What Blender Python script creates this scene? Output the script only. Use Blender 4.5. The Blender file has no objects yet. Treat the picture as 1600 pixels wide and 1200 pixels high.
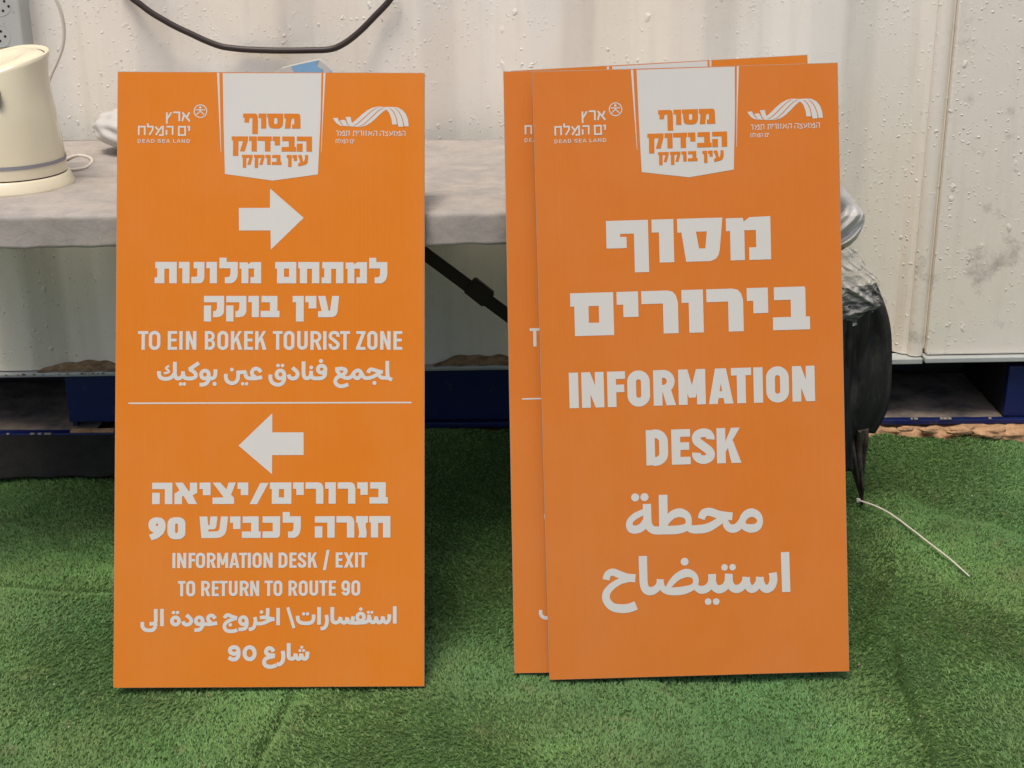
import bpy, bmesh, math, random
import numpy as np
from mathutils import Vector, Matrix
from mathutils import noise as mnoise
from mathutils.geometry import tessellate_polygon
R = math.radians
random.seed(4); np.random.seed(4)
S = bpy.context.scene
COL = S.collection

# ------------------------------------------------------------------ camera
CAM_H, PITCH, FPX = 1.29, R(20.2), 2250.0
cd = bpy.data.cameras.new('camera'); cam = bpy.data.objects.new('camera', cd); COL.objects.link(cam)
cam.location = (0, 0, CAM_H); cam.rotation_euler = (R(90) - PITCH, 0, 0)
cd.sensor_width = 36; cd.lens = FPX / 1600 * 36; cd.clip_end = 500; cd.clip_start = 0.05
S.camera = cam
# ------------------------------------------------------------------ world, sun
w = bpy.data.worlds.new('World'); S.world = w; w.use_nodes = True
nt = w.node_tree; bg = nt.nodes['Background']
sky = nt.nodes.new('ShaderNodeTexSky'); sky.sky_type = 'NISHITA'; sky.sun_disc = False
SUN_EL, SUN_AZ = 70, 205        # azimuth measured from +Y towards +X: behind the camera, a little to the left
sky.sun_elevation = R(SUN_EL); sky.sun_rotation = R(SUN_AZ)
sky.dust_density = 4; sky.air_density = 1.0; sky.ozone_density = 1.0
nt.links.new(sky.outputs[0], bg.inputs[0]); bg.inputs[1].default_value = 0.15
sd = bpy.data.lights.new('sun', 'SUN'); sun = bpy.data.objects.new('sun', sd); COL.objects.link(sun)
sd.energy = 1.9; sd.angle = R(20); sd.color = (1, .92, .81)
dv = Vector((math.sin(R(SUN_AZ)) * math.cos(R(SUN_EL)), math.cos(R(SUN_AZ)) * math.cos(R(SUN_EL)), math.sin(R(SUN_EL))))
sun.rotation_euler = dv.to_track_quat('Z', 'Y').to_euler()
S.view_settings.view_transform = 'Standard'; S.view_settings.look = 'None'
S.view_settings.exposure = 0.0; S.view_settings.gamma = 1
S.cycles.max_bounces = 8; S.cycles.transparent_max_bounces = 12

def at(px, py, Y=None, Z=None):
    """point of the place seen at photo pixel (px,py) on the upright plane y=Y or the level plane z=Z"""
    a, b = (px - 800) / FPX, -(py - 600) / FPX
    d = Vector((a, math.cos(PITCH) + b * math.sin(PITCH), -math.sin(PITCH) + b * math.cos(PITCH)))
    t = Y / d.y if Y is not None else (Z - CAM_H) / d.z
    return Vector((0, 0, CAM_H)) + d * t

# ------------------------------------------------------------------ object helpers
def link(name, me, mats, parent=None, smooth=False):
    o = bpy.data.objects.new(name, me); COL.objects.link(o)
    for m in (mats if isinstance(mats, (list, tuple)) else [mats]): me.materials.append(m)
    if parent is not None: o.parent = parent
    if smooth:
        for p in me.polygons: p.use_smooth = True
    return o
def from_bm(name, bm, mats, parent=None, smooth=False, recalc=True):
    if recalc: bmesh.ops.recalc_face_normals(bm, faces=bm.faces)
    me = bpy.data.meshes.new(name); bm.to_mesh(me); bm.free()
    return link(name, me, mats, parent, smooth)
def from_py(name, v, f, mats, parent=None, smooth=False):
    me = bpy.data.meshes.new(name); me.from_pydata([tuple(p) for p in v], [], f); me.update()
    return link(name, me, mats, parent, smooth)
def tag(o, label=None, cat=None, group=None, kind=None):
    if label: o['label'] = label
    if cat: o['category'] = cat
    if group: o['group'] = group
    if kind: o['kind'] = kind
    return o
def empty(name, loc, label, cat, rot=0, group=None):
    o = bpy.data.objects.new(name, None); COL.objects.link(o); o.location = loc; o.rotation_euler = (0, 0, rot)
    o.empty_display_size = .05
    return tag(o, label, cat, group)
def bm_box(bm, x0, x1, y0, y1, z0, z1, mat=0, bevel=0):
    vs = [bm.verts.new((x, y, z)) for x in (x0, x1) for y in (y0, y1) for z in (z0, z1)]
    fs = [bm.faces.new([vs[i] for i in q]) for q in ((0,1,3,2),(4,6,7,5),(0,4,5,1),(2,3,7,6),(0,2,6,4),(1,5,7,3))]
    for f in fs: f.material_index = mat
    if bevel:
        es = list({e for f in fs for e in f.edges})
        bmesh.ops.bevel(bm, geom=es, offset=bevel, segments=2, affect='EDGES', profile=.5)
    return fs
def box(name, x0, x1, y0, y1, z0, z1, mat, parent=None, bevel=0):
    bm = bmesh.new(); bm_box(bm, x0, x1, y0, y1, z0, z1, 0, bevel)
    return from_bm(name, bm, mat, parent)
def catmull(P, n=6, closed=False):
    P = [np.array(p, float) for p in P]; N = len(P); out = []
    rng = range(N) if closed else range(N - 1)
    for i in rng:
        if closed: a, b, c, d = P[(i-1) % N], P[i], P[(i+1) % N], P[(i+2) % N]
        else: a, b, c, d = P[max(i-1, 0)], P[i], P[i+1], P[min(i+2, N-1)]
        for k in range(n):
            t = k / n
            out.append(.5 * ((2*b) + (c-a)*t + (2*a-5*b+4*c-d)*t*t + (3*b-a-3*c+d)*t**3))
    if not closed: out.append(P[-1])
    return out
def tube(name, pts, r, mat, parent=None, seg=10, n=8, flat=1.0, bm=None):
    P = [Vector(p) for p in catmull(pts, n)] if n > 1 else [Vector(p) for p in pts]
    own = bm is None
    if own: bm = bmesh.new()
    rings = []; up = Vector((0, 0, 1)); N = len(P); side = None
    for i, p in enumerate(P):
        t = (P[min(i+1, N-1)] - P[max(i-1, 0)]).normalized()
        if side is None:
            side = t.cross(up if abs(t.z) < .9 else Vector((0, 1, 0))).normalized()
        side = (side - t * side.dot(t)).normalized(); b2 = side.cross(t)
        rr = r(i / (N-1)) if callable(r) else r
        rings.append([bm.verts.new(p + (side*math.cos(a) + b2*math.sin(a)*flat) * rr) for a in [2*math.pi*k/seg for k in range(seg)]])
    for a, b in zip(rings, rings[1:]):
        for k in range(seg): bm.faces.new((a[k], a[(k+1) % seg], b[(k+1) % seg], b[k]))
    bm.faces.new(rings[0][::-1]); bm.faces.new(rings[-1])
    if own: return from_bm(name, bm, mat, parent, True)
def grid_mesh(name, fn, nu, nv, mat, parent=None, smooth=True, thick=0):
    v = [fn(i/nu, j/nv) for j in range(nv+1) for i in range(nu+1)]
    f = [(j*(nu+1)+i, j*(nu+1)+i+1, (j+1)*(nu+1)+i+1, (j+1)*(nu+1)+i) for j in range(nv) for i in range(nu)]
    o = from_py(name, v, f, mat, parent, smooth)
    if thick:
        m = o.modifiers.new('thickness', 'SOLIDIFY'); m.thickness = thick; m.offset = 0
    return o

# ------------------------------------------------------------------ materials
class NB:
    def __init__(s, name, rough=.6, spec=.5):
        s.m = bpy.data.materials.new(name); s.m.use_nodes = True; s.t = s.m.node_tree
        s.b = s.t.nodes['Principled BSDF']; s.b.inputs['Roughness'].default_value = rough
        s.b.inputs['Specular IOR Level'].default_value = spec
        s.co = s.t.nodes.new('ShaderNodeTexCoord').outputs['Object']
    def node(s, ty, **k):
        n = s.t.nodes.new(ty)
        for a, v in k.items(): setattr(n, a, v)
        return n
    def put(s, n, i, v):
        if v is None: return
        if hasattr(v, 'is_linked'): s.t.links.new(v, n.inputs[i])
        else: n.inputs[i].default_value = v
    def noise(s, scale, detail=4, rough=.55, vec=None, dist=0):
        n = s.node('ShaderNodeTexNoise'); s.put(n, 'Vector', vec or s.co); s.put(n, 'Scale', scale); s.put(n, 'Detail', detail)
        s.put(n, 'Roughness', rough); s.put(n, 'Distortion', dist); return n.outputs['Fac']
    def mapping(s, sc=(1, 1, 1), rot=(0, 0, 0), loc=(0, 0, 0)):
        n = s.node('ShaderNodeMapping'); s.put(n, 'Vector', s.co); n.inputs['Scale'].default_value = sc
        n.inputs['Rotation'].default_value = rot; n.inputs['Location'].default_value = loc; return n.outputs[0]
    def ramp(s, fac, stops, interp='LINEAR'):
        n = s.node('ShaderNodeValToRGB'); e = n.color_ramp.elements; n.color_ramp.interpolation = interp
        while len(e) < len(stops): e.new(.5)
        for q, (p, c) in zip(e, stops):
            q.position = p; q.color = (c, c, c, 1) if isinstance(c, (int, float)) else (*c, 1)
        s.put(n, 'Fac', fac); return n.outputs['Color']
    def mix(s, fac, a, b, mode='MIX'):
        n = s.node('ShaderNodeMix', data_type='RGBA', blend_type=mode)
        s.put(n, 0, fac)
        for i, v in ((6, a), (7, b)):
            if isinstance(v, tuple) and len(v) == 3: v = (*v, 1)
            s.put(n, i, v)
        return n.outputs[2]
    def math(s, op, a, b=None, c=None):
        n = s.node('ShaderNodeMath', operation=op); s.put(n, 0, a); s.put(n, 1, b); s.put(n, 2, c); return n.outputs[0]
    def bump(s, h, dist=.002, strength=1, prev=None):
        n = s.node('ShaderNodeBump'); s.put(n, 'Height', h); n.inputs['Distance'].default_value = dist
        n.inputs['Strength'].default_value = strength; s.put(n, 'Normal', prev); return n.outputs[0]
    def fin(s, col=None, rough=None, nrm=None, metal=None):
        if isinstance(col, tuple): col = (*col, 1)
        s.put(s.b, 'Base Color', col); s.put(s.b, 'Roughness', rough); s.put(s.b, 'Normal', nrm); s.put(s.b, 'Metallic', metal)
        return s.m
def plain(name, col, rough=.6, var=.12, nscale=30, bump=0, spec=.5):
    b = NB(name, rough, spec); n = b.noise(nscale, 5)
    c = b.mix(n, tuple(x*(1-var) for x in col), tuple(min(1, x*(1+var)) for x in col))
    return b.fin(c, None, b.bump(b.noise(nscale*6, 4), bump) if bump else None)

def wall_paint(name, base, warm, dirt, smudge=0.0, lump=1.0):
    b = NB(name, .42, .45)
    big = b.noise(2.2, 3, .5, b.mapping((1, 1, .55)))
    c = b.mix(b.ramp(big, [(.38, 0), (.58, 1)]), base, warm)
    streak = b.noise(9, 5, .6, b.mapping((3, 1, .25)))
    c = b.mix(b.math('MULTIPLY', b.ramp(streak, [(.52, 0), (.78, 1)]), .28), c, dirt)
    fine = b.noise(90, 4)
    c = b.mix(b.math('MULTIPLY', b.ramp(fine, [(.60, 0), (.75, 1)]), .18), c, dirt)
    if smudge:
        sm = b.noise(7, 8, .72, b.mapping((1, 1, 1), loc=(.3, 0, .35)))
        c = b.mix(b.math('MULTIPLY', b.ramp(sm, [(.565, 0), (.70, 1)]), smudge), c, (.16, .13, .11))
    # blisters and runs of old paint: sparse raised lumps
    def lumps(sc, vec, thr, rad):
        wv = b.node('ShaderNodeVectorMath', operation='MULTIPLY_ADD')
        nz = b.node('ShaderNodeTexNoise'); b.put(nz, 'Vector', b.co); b.put(nz, 'Scale', 60.0)
        b.put(wv, 0, nz.outputs['Color']); wv.inputs[1].default_value = (.012, .012, .012); b.put(wv, 2, vec)
        v = b.node('ShaderNodeTexVoronoi'); b.put(v, 'Vector', wv.outputs[0]); b.put(v, 'Scale', sc)
        sp = b.node('ShaderNodeSeparateColor'); b.put(sp, 0, v.outputs['Color'])
        m = b.math('GREATER_THAN', sp.outputs[0], thr)
        r = b.math('MULTIPLY', sp.outputs[1], rad)
        h = b.math('SUBTRACT', 1.0, b.math('DIVIDE', v.outputs['Distance'], b.math('ADD', r, .05)))
        h = b.math('SMOOTH_MIN', b.math('MAXIMUM', h, 0.0), .75, .1)
        return b.math('MULTIPLY', h, m)
    cl = b.ramp(b.noise(5, 3), [(.38, 0.12), (.55, 1.0)])
    l1 = lumps(85.0, b.mapping((1, 1, 1)), .50, .32)
    l2 = lumps(36.0, b.mapping((1, 1, .62)), .74, .20)
    l3 = lumps(120.0, b.mapping((1, 1, .7), loc=(.4, 0, .2)), .45, .32)
    h = b.math('ADD', b.math('MULTIPLY', b.math('ADD', l1, b.math('MULTIPLY', l3, .5)), cl), l2)
    n1 = b.bump(b.noise(14, 3), .004, .25)
    n2 = b.bump(b.noise(240, 3), .0005, .35, n1)
    n3 = b.bump(h, .0028 * lump, .85, n2)
    rg = b.ramp(fine, [(.3, .36), (.7, .55)])
    return b.fin(c, rg, n3)

M = {}
M['wall'] = wall_paint('cream_container_paint', (.88, .845, .76), (.88, .80, .67), (.58, .51, .42))
M['door'] = wall_paint('cream_side_panel_paint', (.86, .80, .71), (.86, .79, .67), (.58, .51, .42), smudge=.55, lump=.9)
M['rail'] = plain('pale_grey_rail_paint', (.42, .44, .42), .45, .15, 25, .0006)
b = NB('rusty_rail_top', .85, .2)
c = b.mix(b.ramp(b.noise(40, 6, .7), [(.4, 0), (.6, 1)]), (.30, .21, .12), (.16, .10, .06))
M['rust'] = b.fin(c, None, b.bump(b.noise(120, 5), .002, .8))
b = NB('dark_blue_frame_paint', .4, .4)
c = b.mix(b.ramp(b.noise(30, 6, .7), [(.58, 0), (.70, 1)]), (.006, .014, .085), (.05, .05, .06))
M['blue'] = b.fin(c, None, b.bump(b.noise(60, 5), .001, .5))
b = NB('dusty_dark_floor_plate', .8, .2)
c = b.mix(b.ramp(b.noise(12, 6, .65), [(.35, 0), (.65, 1)]), (.09, .082, .08), (.30, .24, .19))
M['pocket'] = b.fin(c, None, b.bump(b.noise(50, 5), .003, .7))
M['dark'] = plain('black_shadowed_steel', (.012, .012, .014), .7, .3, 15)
b = NB('sandy_soil', .95, .1)
c = b.mix(b.ramp(b.noise(25, 6, .7), [(.35, 0), (.65, 1)]), (.58, .35, .19), (.30, .18, .10))
M['soil'] = b.fin(c, None, b.bump(b.noise(70, 6, .7), .004, .9))
M['underlay'] = plain('black_underlay_felt', (.022, .022, .02), .95, .45, 22, .003, .1)

def orange_print(name, k=1.0, fd=0.0):
    b = NB(name, .55, .16)
    st = b.noise(1.0, 3, .6, b.mapping((170, 1, 1.5)))
    c = b.mix(st, (.63*k, .175*k, .008*k+fd), (.66*k, .188*k, .010*k+fd))
    c = b.mix(b.math('MULTIPLY', b.ramp(b.noise(6, 4), [(.4, 0), (.7, 1)]), .25), c, (.63*k, .19*k, .022*k))
    dust = b.ramp(b.noise(3.2, 7, .7, b.mapping((1, 1, .6), loc=(2, 0, 1))), [(.40, 0), (.75, 1)])
    c = b.mix(b.math('MULTIPLY', dust, .10), c, (.62, .42, .26))
    sp_ = b.ramp(b.noise(260, 2, .5), [(.74, 0), (.77, 1)])
    c = b.mix(b.math('MULTIPLY', sp_, .35), c, (.30, .12, .04))
    wv = b.node('ShaderNodeTexWave', wave_type='BANDS', bands_direction='X'); b.put(wv, 'Vector', b.co); b.put(wv, 'Scale', 45.0)
    nr = b.bump(wv.outputs['Fac'], .00012, .5, b.bump(b.noise(3, 3), .012, .35))
    return b.fin(c, b.ramp(b.noise(8, 4), [(.3, .5), (.7, .64)]), nr)
M['orange'] = orange_print('orange_printed_board'); M['orange_dull'] = orange_print('dull_orange_printed_board', .95, .014)  # second board orange: slightly darker, with more blue mixed in
M['orange_ink'] = orange_print('orange_ink', .98)
def white_ink(name, col):
    b = NB(name, .6, .12)
    c = b.mix(b.noise(9, 4), tuple(x*.97 for x in col), tuple(x*1.02 for x in col))
    wv = b.node('ShaderNodeTexWave', wave_type='BANDS', bands_direction='X'); b.put(wv, 'Vector', b.co); b.put(wv, 'Scale', 45.0)
    return b.fin(c, None, b.bump(wv.outputs['Fac'], .00012, .5, b.bump(b.noise(5, 3), .004, .18)))
M['white'] = white_ink('white_print', (.60, .585, .54))
M['edge'] = plain('cut_board_edge', (.34, .27, .22), .6, .25, 80)
M['cream_plastic'] = None
b = NB('yellowed_cream_plastic', .2, .55)
c = b.mix(b.noise(6, 3), (.80, .71, .49), (.83, .74, .54))
c = b.mix(b.math('MULTIPLY', b.ramp(b.noise(30, 6, .7), [(.62, 0), (.75, 1)]), .35), c, (.42, .33, .2))
M['cream_plastic'] = b.fin(c, None, b.bump(b.noise(12, 3), .001, .3))
M['grey_band'] = plain('grey_band', (.30, .29, .31), .4)
M['seam'] = plain('dark_seam', (.09, .06, .045), .7)
M['white_plastic'] = plain('white_plastic', (.66, .60, .50), .4, .06, 20)
M['socket'] = plain('pale_grey_socket_plastic', (.48, .49, .46), .5, .06, 20)
M['hole'] = plain('black_hole', (.006, .006, .006), .8)
M['cable'] = plain('black_brown_cable', (.03, .018, .014), .45, .2, 40)
M['brace'] = plain('dark_brown_steel', (.018, .011, .008), .5, .3, 30)
b = NB('white_nonwoven_cloth', .9, .15)
c = b.mix(b.ramp(b.noise(9, 5), [(.4, 0), (.65, 1)]), (.45, .40, .35), (.41, .365, .325))
fib = b.noise(34, 10, .78, None, .4)
c = b.mix(b.math('MULTIPLY', b.ramp(fib, [(.48, 0), (.7, 1)]), .50), c, (.24, .235, .225))
vein = b.noise(11, 9, .7, b.mapping((1, 1, 2.6), (0, R(28), 0)), .6)
c = b.mix(b.math('MULTIPLY', b.ramp(vein, [(.44, 0), (.62, 1)]), .38), c, (.225, .225, .215))
M['cloth'] = b.fin(c, None, b.bump(fib, .003, .5, b.bump(b.noise(6, 4, .5, b.mapping((1, 3.5, 1))), .015, .5)))
M['bag'] = plain('white_thin_plastic_bag', (.56, .54, .50), .4, .08, 14, .001)
M['blue_bag'] = plain('light_blue_print', (.22, .42, .62), .45, .1, 14)
b = NB('black_rubber', .62, .3)
c = b.mix(b.ramp(b.noise(18, 6, .7, b.mapping((1, 1, .4))), [(.5, 0), (.72, 1)]), (.013, .013, .013), (.06, .055, .045))
M['rubber'] = b.fin(c, None, b.bump(b.noise(26, 5, .6, b.mapping((1, 1, .3))), .002, .6))
b = NB('dusty_black_rubber', .8, .2)
c = b.mix(b.ramp(b.noise(30, 6, .7), [(.4, 0), (.7, 1)]), (.02, .02, .02), (.11, .085, .065))
M['dusty_rubber'] = b.fin(c, None, b.bump(b.noise(60, 5), .002, .6))
# clear film
m = bpy.data.materials.new('clear_wrinkled_film'); m.use_nodes = True; t = m.node_tree; t.nodes.clear()
out = t.nodes.new('ShaderNodeOutputMaterial'); mx = t.nodes.new('ShaderNodeMixShader'); tr = t.nodes.new('ShaderNodeBsdfTransparent')
pr = t.nodes.new('ShaderNodeBsdfPrincipled'); pr.inputs['Base Color'].default_value = (.62, .60, .56, 1); pr.inputs['Roughness'].default_value = .18
tc = t.nodes.new('ShaderNodeTexCoord'); mp = t.nodes.new('ShaderNodeMapping'); mp.inputs['Rotation'].default_value = (0, R(35), 0); mp.inputs['Scale'].default_value = (9, 9, 38)
nz = t.nodes.new('ShaderNodeTexNoise'); nz.inputs['Scale'].default_value = 1.6; nz.inputs['Detail'].default_value = 5; nz.inputs['Distortion'].default_value = 1.4
cr = t.nodes.new('ShaderNodeValToRGB'); cr.color_ramp.elements[0].position = .42; cr.color_ramp.elements[0].color = (.12,)*3+(1,); cr.color_ramp.elements[1].position = .66; cr.color_ramp.elements[1].color = (.85,)*3+(1,)
bp = t.nodes.new('ShaderNodeBump'); bp.inputs['Distance'].default_value = .01; bp.inputs['Strength'].default_value = .8
for a, c_ in ((tc.outputs['Object'], mp.inputs[0]), (mp.outputs[0], nz.inputs[0]), (nz.outputs['Fac'], cr.inputs[0]), (cr.outputs[0], mx.inputs[0]),
             (nz.outputs['Fac'], bp.inputs['Height']), (bp.outputs[0], pr.inputs['Normal']), (tr.outputs[0], mx.inputs[1]), (pr.outputs[0], mx.inputs[2]), (mx.outputs[0], out.inputs[0])):
    t.links.new(a, c_)
M['film'] = m

# ================================================================== GROUND
WRK = [  # creases of the carpet: polyline, half width, height (negative = groove)
    ([(450, 1082), (443, 1105), (428, 1140), (410, 1165), (398, 1195), (388, 1230)], .0095, -.022),
    ([(470, 1110), (452, 1150), (430, 1200)], .022, .013),
    ([(405, 1115), (385, 1145), (350, 1190)], .026, .006),
    ([(1392, 1005), (1402, 1050), (1418, 1090), (1428, 1130), (1446, 1165), (1462, 1220)], .009, -.020),
    ([(1412, 1000), (1428, 1060), (1450, 1120), (1480, 1200)], .028, .013),
    ([(1356, 830), (1368, 870), (1358, 920), (1345, 960), (1338, 1000)], .026, -.022),
    ([(1400, 820), (1410, 880), (1400, 950), (1385, 1010)], .030, .010),
    ([(0, 912), (60, 916), (120, 918), (182, 919)], .006, -.016),
    ([(20, 927), (110, 932), (190, 932)], .022, .006),
    ([(0, 1010), (60, 1030), (130, 1060), (170, 1100)], .035, -.010),
    ([(560, 1085), (640, 1110), (740, 1120), (860, 1150)], .030, -.009),
    ([(700, 1085), (780, 1100), (900, 1090)], .028, .007),
    ([(1000, 1075), (1080, 1110), (1120, 1190)], .030, .008),
    ([(1040, 1075), (1115, 1120), (1150, 1200)], .016, -.009),
    ([(1420, 760), (1480, 800), (1560, 810), (1640, 850)], .035, -.011),
    ([(1500, 930), (1560, 960), (1640, 975)], .030, .010),
    ([(60, 800), (110, 850), (170, 870)], .035, -.012),
    ([(210, 1100), (260, 1140), (280, 1200)], .026, -.009),
]
WR = []
for pl, hw, h in WRK:
    q = [at(x, y, Z=0) for x, y in pl]; WR.append((np.array([[p.x, p.y] for p in q]), hw, h))
def gz(x, y):
    x = np.asarray(x, float); y = np.asarray(y, float)
    z = .0035*np.sin(x*5.1+y*2.2) * np.sin(y*4.3-x*1.7+.6) + .002*np.sin(x*11+1)*np.sin(y*9.7+x*3) + .0012*np.sin(x*23+y*7)*np.sin(y*19)
    z = z - .006
    for P, hw, h in WR:
        d = np.full(z.shape, 9.)
        for a, b_ in zip(P, P[1:]):
            ab = b_ - a; L = (ab**2).sum()
            t_ = np.clip(((x-a[0])*ab[0]+(y-a[1])*ab[1])/L, 0, 1)
            d = np.minimum(d, np.hypot(x-a[0]-t_*ab[0], y-a[1]-t_*ab[1]))
        z = z + h*np.exp(-(d/hw)**2)
    # the carpet climbs onto the soil bank at the foot of the container, except at the far left
    s = np.clip((y-2.86)/.20, 0, 1); k = np.clip((x+.78)/.12, 0, 1)
    z = z + k*(s*s*(3-2*s))*.056
    return z
GM = {}
b = NB('dark_turf_backing', .95, .1)
b.fin(b.mix(b.noise(8, 4), (.05, .095, .03), (.07, .125, .04))); M['backing'] = b.m
def turf_col():
    b = NB('artificial_turf_pile', .75, .25)
    at_ = b.node('ShaderNodeAttribute', attribute_name='tint')
    c = b.ramp(at_.outputs['Fac'], [(0, (.11, .22, .07)), (.45, (.235, .45, .14)), (.75, (.33, .57, .20)), (.93, (.43, .57, .22)), (1, (.58, .55, .34))])
    patch = b.ramp(b.noise(3.2, 5, .6), [(.38, 0), (.64, 1)])
    c = b.mix(b.math('MULTIPLY', patch, .8), c, b.mix(.5, c, (.29, .28, .12)))
    c = b.mix(b.math('MULTIPLY', b.ramp(b.noise(1.7, 4, .6, b.mapping(loc=(3, 1, 0))), [(.45, 0), (.6, 1)]), .35), c, (.10, .26, .12))
    c = b.mix(b.math('MULTIPLY', b.ramp(b.noise(5.5, 6, .68, b.mapping(loc=(1, 7, 0))), [(.46, 0), (.66, 1)]), .55), c, b.mix(.55, c, (.06, .10, .035)))
    c = b.mix(b.math('MULTIPLY', b.ramp(b.noise(14, 5, .7, b.mapping(loc=(5, 2, 0))), [(.58, 0), (.70, 1)]), .45), c, (.34, .31, .16))
    mt = b.fin(c); tl = b.node('ShaderNodeBsdfTranslucent'); b.put(tl, 'Color', c)
    mx_ = b.node('ShaderNodeMixShader'); mx_.inputs[0].default_value = .35
    b.t.links.new(b.b.outputs[0], mx_.inputs[1]); b.t.links.new(tl.outputs[0], mx_.inputs[2])
    b.t.links.new(mx_.outputs[0], b.t.nodes['Material Output'].inputs[0])
    return mt
M['turf'] = turf_col()
# terrain sheet under everything, out to the horizon
gnd = from_py('ground', [(-200, -200, -.08), (200, -200, -.08), (200, 200, -.08), (-200, 200, -.08)], [(0, 1, 2, 3)], plain('dry_sandy_ground', (.36, .25, .16), .95, .2, .6))
tag(gnd, kind='structure')
# turf backing
gxs = np.concatenate([np.linspace(-2.8, -1.55, 50)[:-1], np.linspace(-1.55, 1.55, 560), np.linspace(1.55, 2.8, 50)[1:]]); gys = np.concatenate([np.linspace(-.6, 1.4, 80)[:-1], np.linspace(1.4, 3.09, 310)])
nx, ny = len(gxs), len(gys)
X, Y = np.meshgrid(gxs, gys); Z = gz(X, Y)-.0022
v = np.stack([X, Y, Z], -1).reshape(-1, 3)
def back_edge(x):      # far, ragged edge of the carpet
    return np.where(x < -.72, 2.985, np.where(x < .55, 3.068, 3.047-.02*np.clip((x-.6)/.5, 0, 1))) + .006*np.sin(x*31) + .004*np.sin(x*67+1)
f = [(j*nx+i, j*nx+i+1, (j+1)*nx+i+1, (j+1)*nx+i) for j in range(ny-1) for i in range(nx-1) if Y[j, i] < back_edge(X[j, i])]
o = from_py('artificial_turf', v, f, M['backing'], None, True); tag(o, kind='structure')
# pile: real blades
def pile(name, n, x0, x1, y0, y1, hgt, wid):
    per = 3; nt_ = n//per       # blades stand in stitched tufts
    tx = np.random.uniform(x0, x1, nt_); ty = np.random.uniform(y0, y1, nt_)
    x = np.repeat(tx, per)+np.random.normal(0, .0008, nt_*per); y = np.repeat(ty, per)+np.random.normal(0, .0008, nt_*per)
    td = np.repeat(np.random.normal(0, .9, nt_), per); tt = np.repeat(np.random.uniform(-.13, .13, nt_), per); n = nt_*per
    keep = (np.abs(x) < .10 + y*.43) & (y < back_edge(x)); x, y, td, tt = x[keep], y[keep], td[keep], tt[keep]; n = len(x); z = gz(x, y)
    # combed direction varies slowly over the carpet
    dirn = 2.4*np.sin(x*2.1+y*1.3) + 1.9*np.sin(y*3.7-x*2.9+1) + 1.2*np.sin(x*9+y*5)+ td + np.random.normal(0, .45, n)
    h = hgt*np.random.uniform(.65, 1.25, n); wd = wid*np.random.uniform(.7, 1.3, n)
    lean = np.random.uniform(.7, 1.7, n)
    dx, dy = np.cos(dirn), np.sin(dirn); sx, sy = -dy, dx
    tw = np.random.uniform(-.8, .8, n); sx, sy = sx*np.cos(tw)-sy*np.sin(tw), sx*np.sin(tw)+sy*np.cos(tw)
    V = np.zeros((n, 5, 3), np.float32)
    def put(k, fh, fl, side):
        V[:, k, 0] = x + dx*h*fl*lean + sx*wd*side*.5; V[:, k, 1] = y + dy*h*fl*lean + sy*wd*side*.5; V[:, k, 2] = z + h*fh - .0008
    put(0, 0, 0, -1); put(1, 0, 0, 1); put(2, .62, .35, -.85); put(3, .62, .35, .85); put(4, .95, 1.0, 0)
    base = np.arange(n)[:, None]*5
    loops = np.concatenate([base+np.array([[0, 1, 3, 2]]), base+np.array([[2, 3, 4]])], 1).reshape(-1)
    starts = np.stack([np.arange(n)*7, np.arange(n)*7+4], 1).reshape(-1); tot = np.tile([4, 3], n)
    me = bpy.data.meshes.new(name); me.vertices.add(n*5); me.vertices.foreach_set('co', V.reshape(-1))
    me.loops.add(len(loops)); me.loops.foreach_set('vertex_index', loops.astype(np.int32))
    me.polygons.add(n*2); me.polygons.foreach_set('loop_start', starts.astype(np.int32)); me.polygons.foreach_set('loop_total', tot.astype(np.int32))
    tint = np.clip(np.random.beta(2.2, 3.0, n) + tt + .10*np.sin(x*13+y*3)*np.sin(y*17), 0, .97)
    tint[np.random.rand(n) < .004] = 1.0
    a = me.attributes.new('tint', 'FLOAT', 'POINT'); a.data.foreach_set('value', np.repeat(tint, 5).astype(np.float32))
    me.update(calc_edges=True)
    o = link(name, me, M['turf']); tag(o, 'short green artificial turf pile covering the ground in front of the container', 'grass', kind='stuff')
    return o
pile('turf_pile', 1250000, -1.5, 1.5, 1.42, 3.10, .0040, .00130)

# soil bank below the blue frame
def bank(u, v_):
    x = -1.9 + 4.2*u; 
    prof = [(2.94, -.03), (3.01, .002), (3.045, .030), (3.06, .052), (3.3, .054)]
    k = v_*4; i = min(int(k), 3); t_ = k-i
    y = prof[i][0]*(1-t_)+prof[i+1][0]*t_; z = prof[i][1]*(1-t_)+prof[i+1][1]*t_
    am = .010*(v_ > .1)
    z += am*.6*math.sin(x*38+y*20)*math.sin(x*17+3) + .012*mnoise.noise(Vector((x*45, y*45, 3)))*(v_ > .1); y += .016*mnoise.noise(Vector((x*30, z*60, 9)))+ .010*math.sin(x*29)+.006*math.sin(x*71+z*90)
    if x < -.8: z -= .03
    elif x < .56: z -= .016*min(1, (.56-x)/.05)
    return (x, y, min(z, .055))
tag(grid_mesh('soil_bank', bank, 420, 24, M['soil']), kind='structure')

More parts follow.
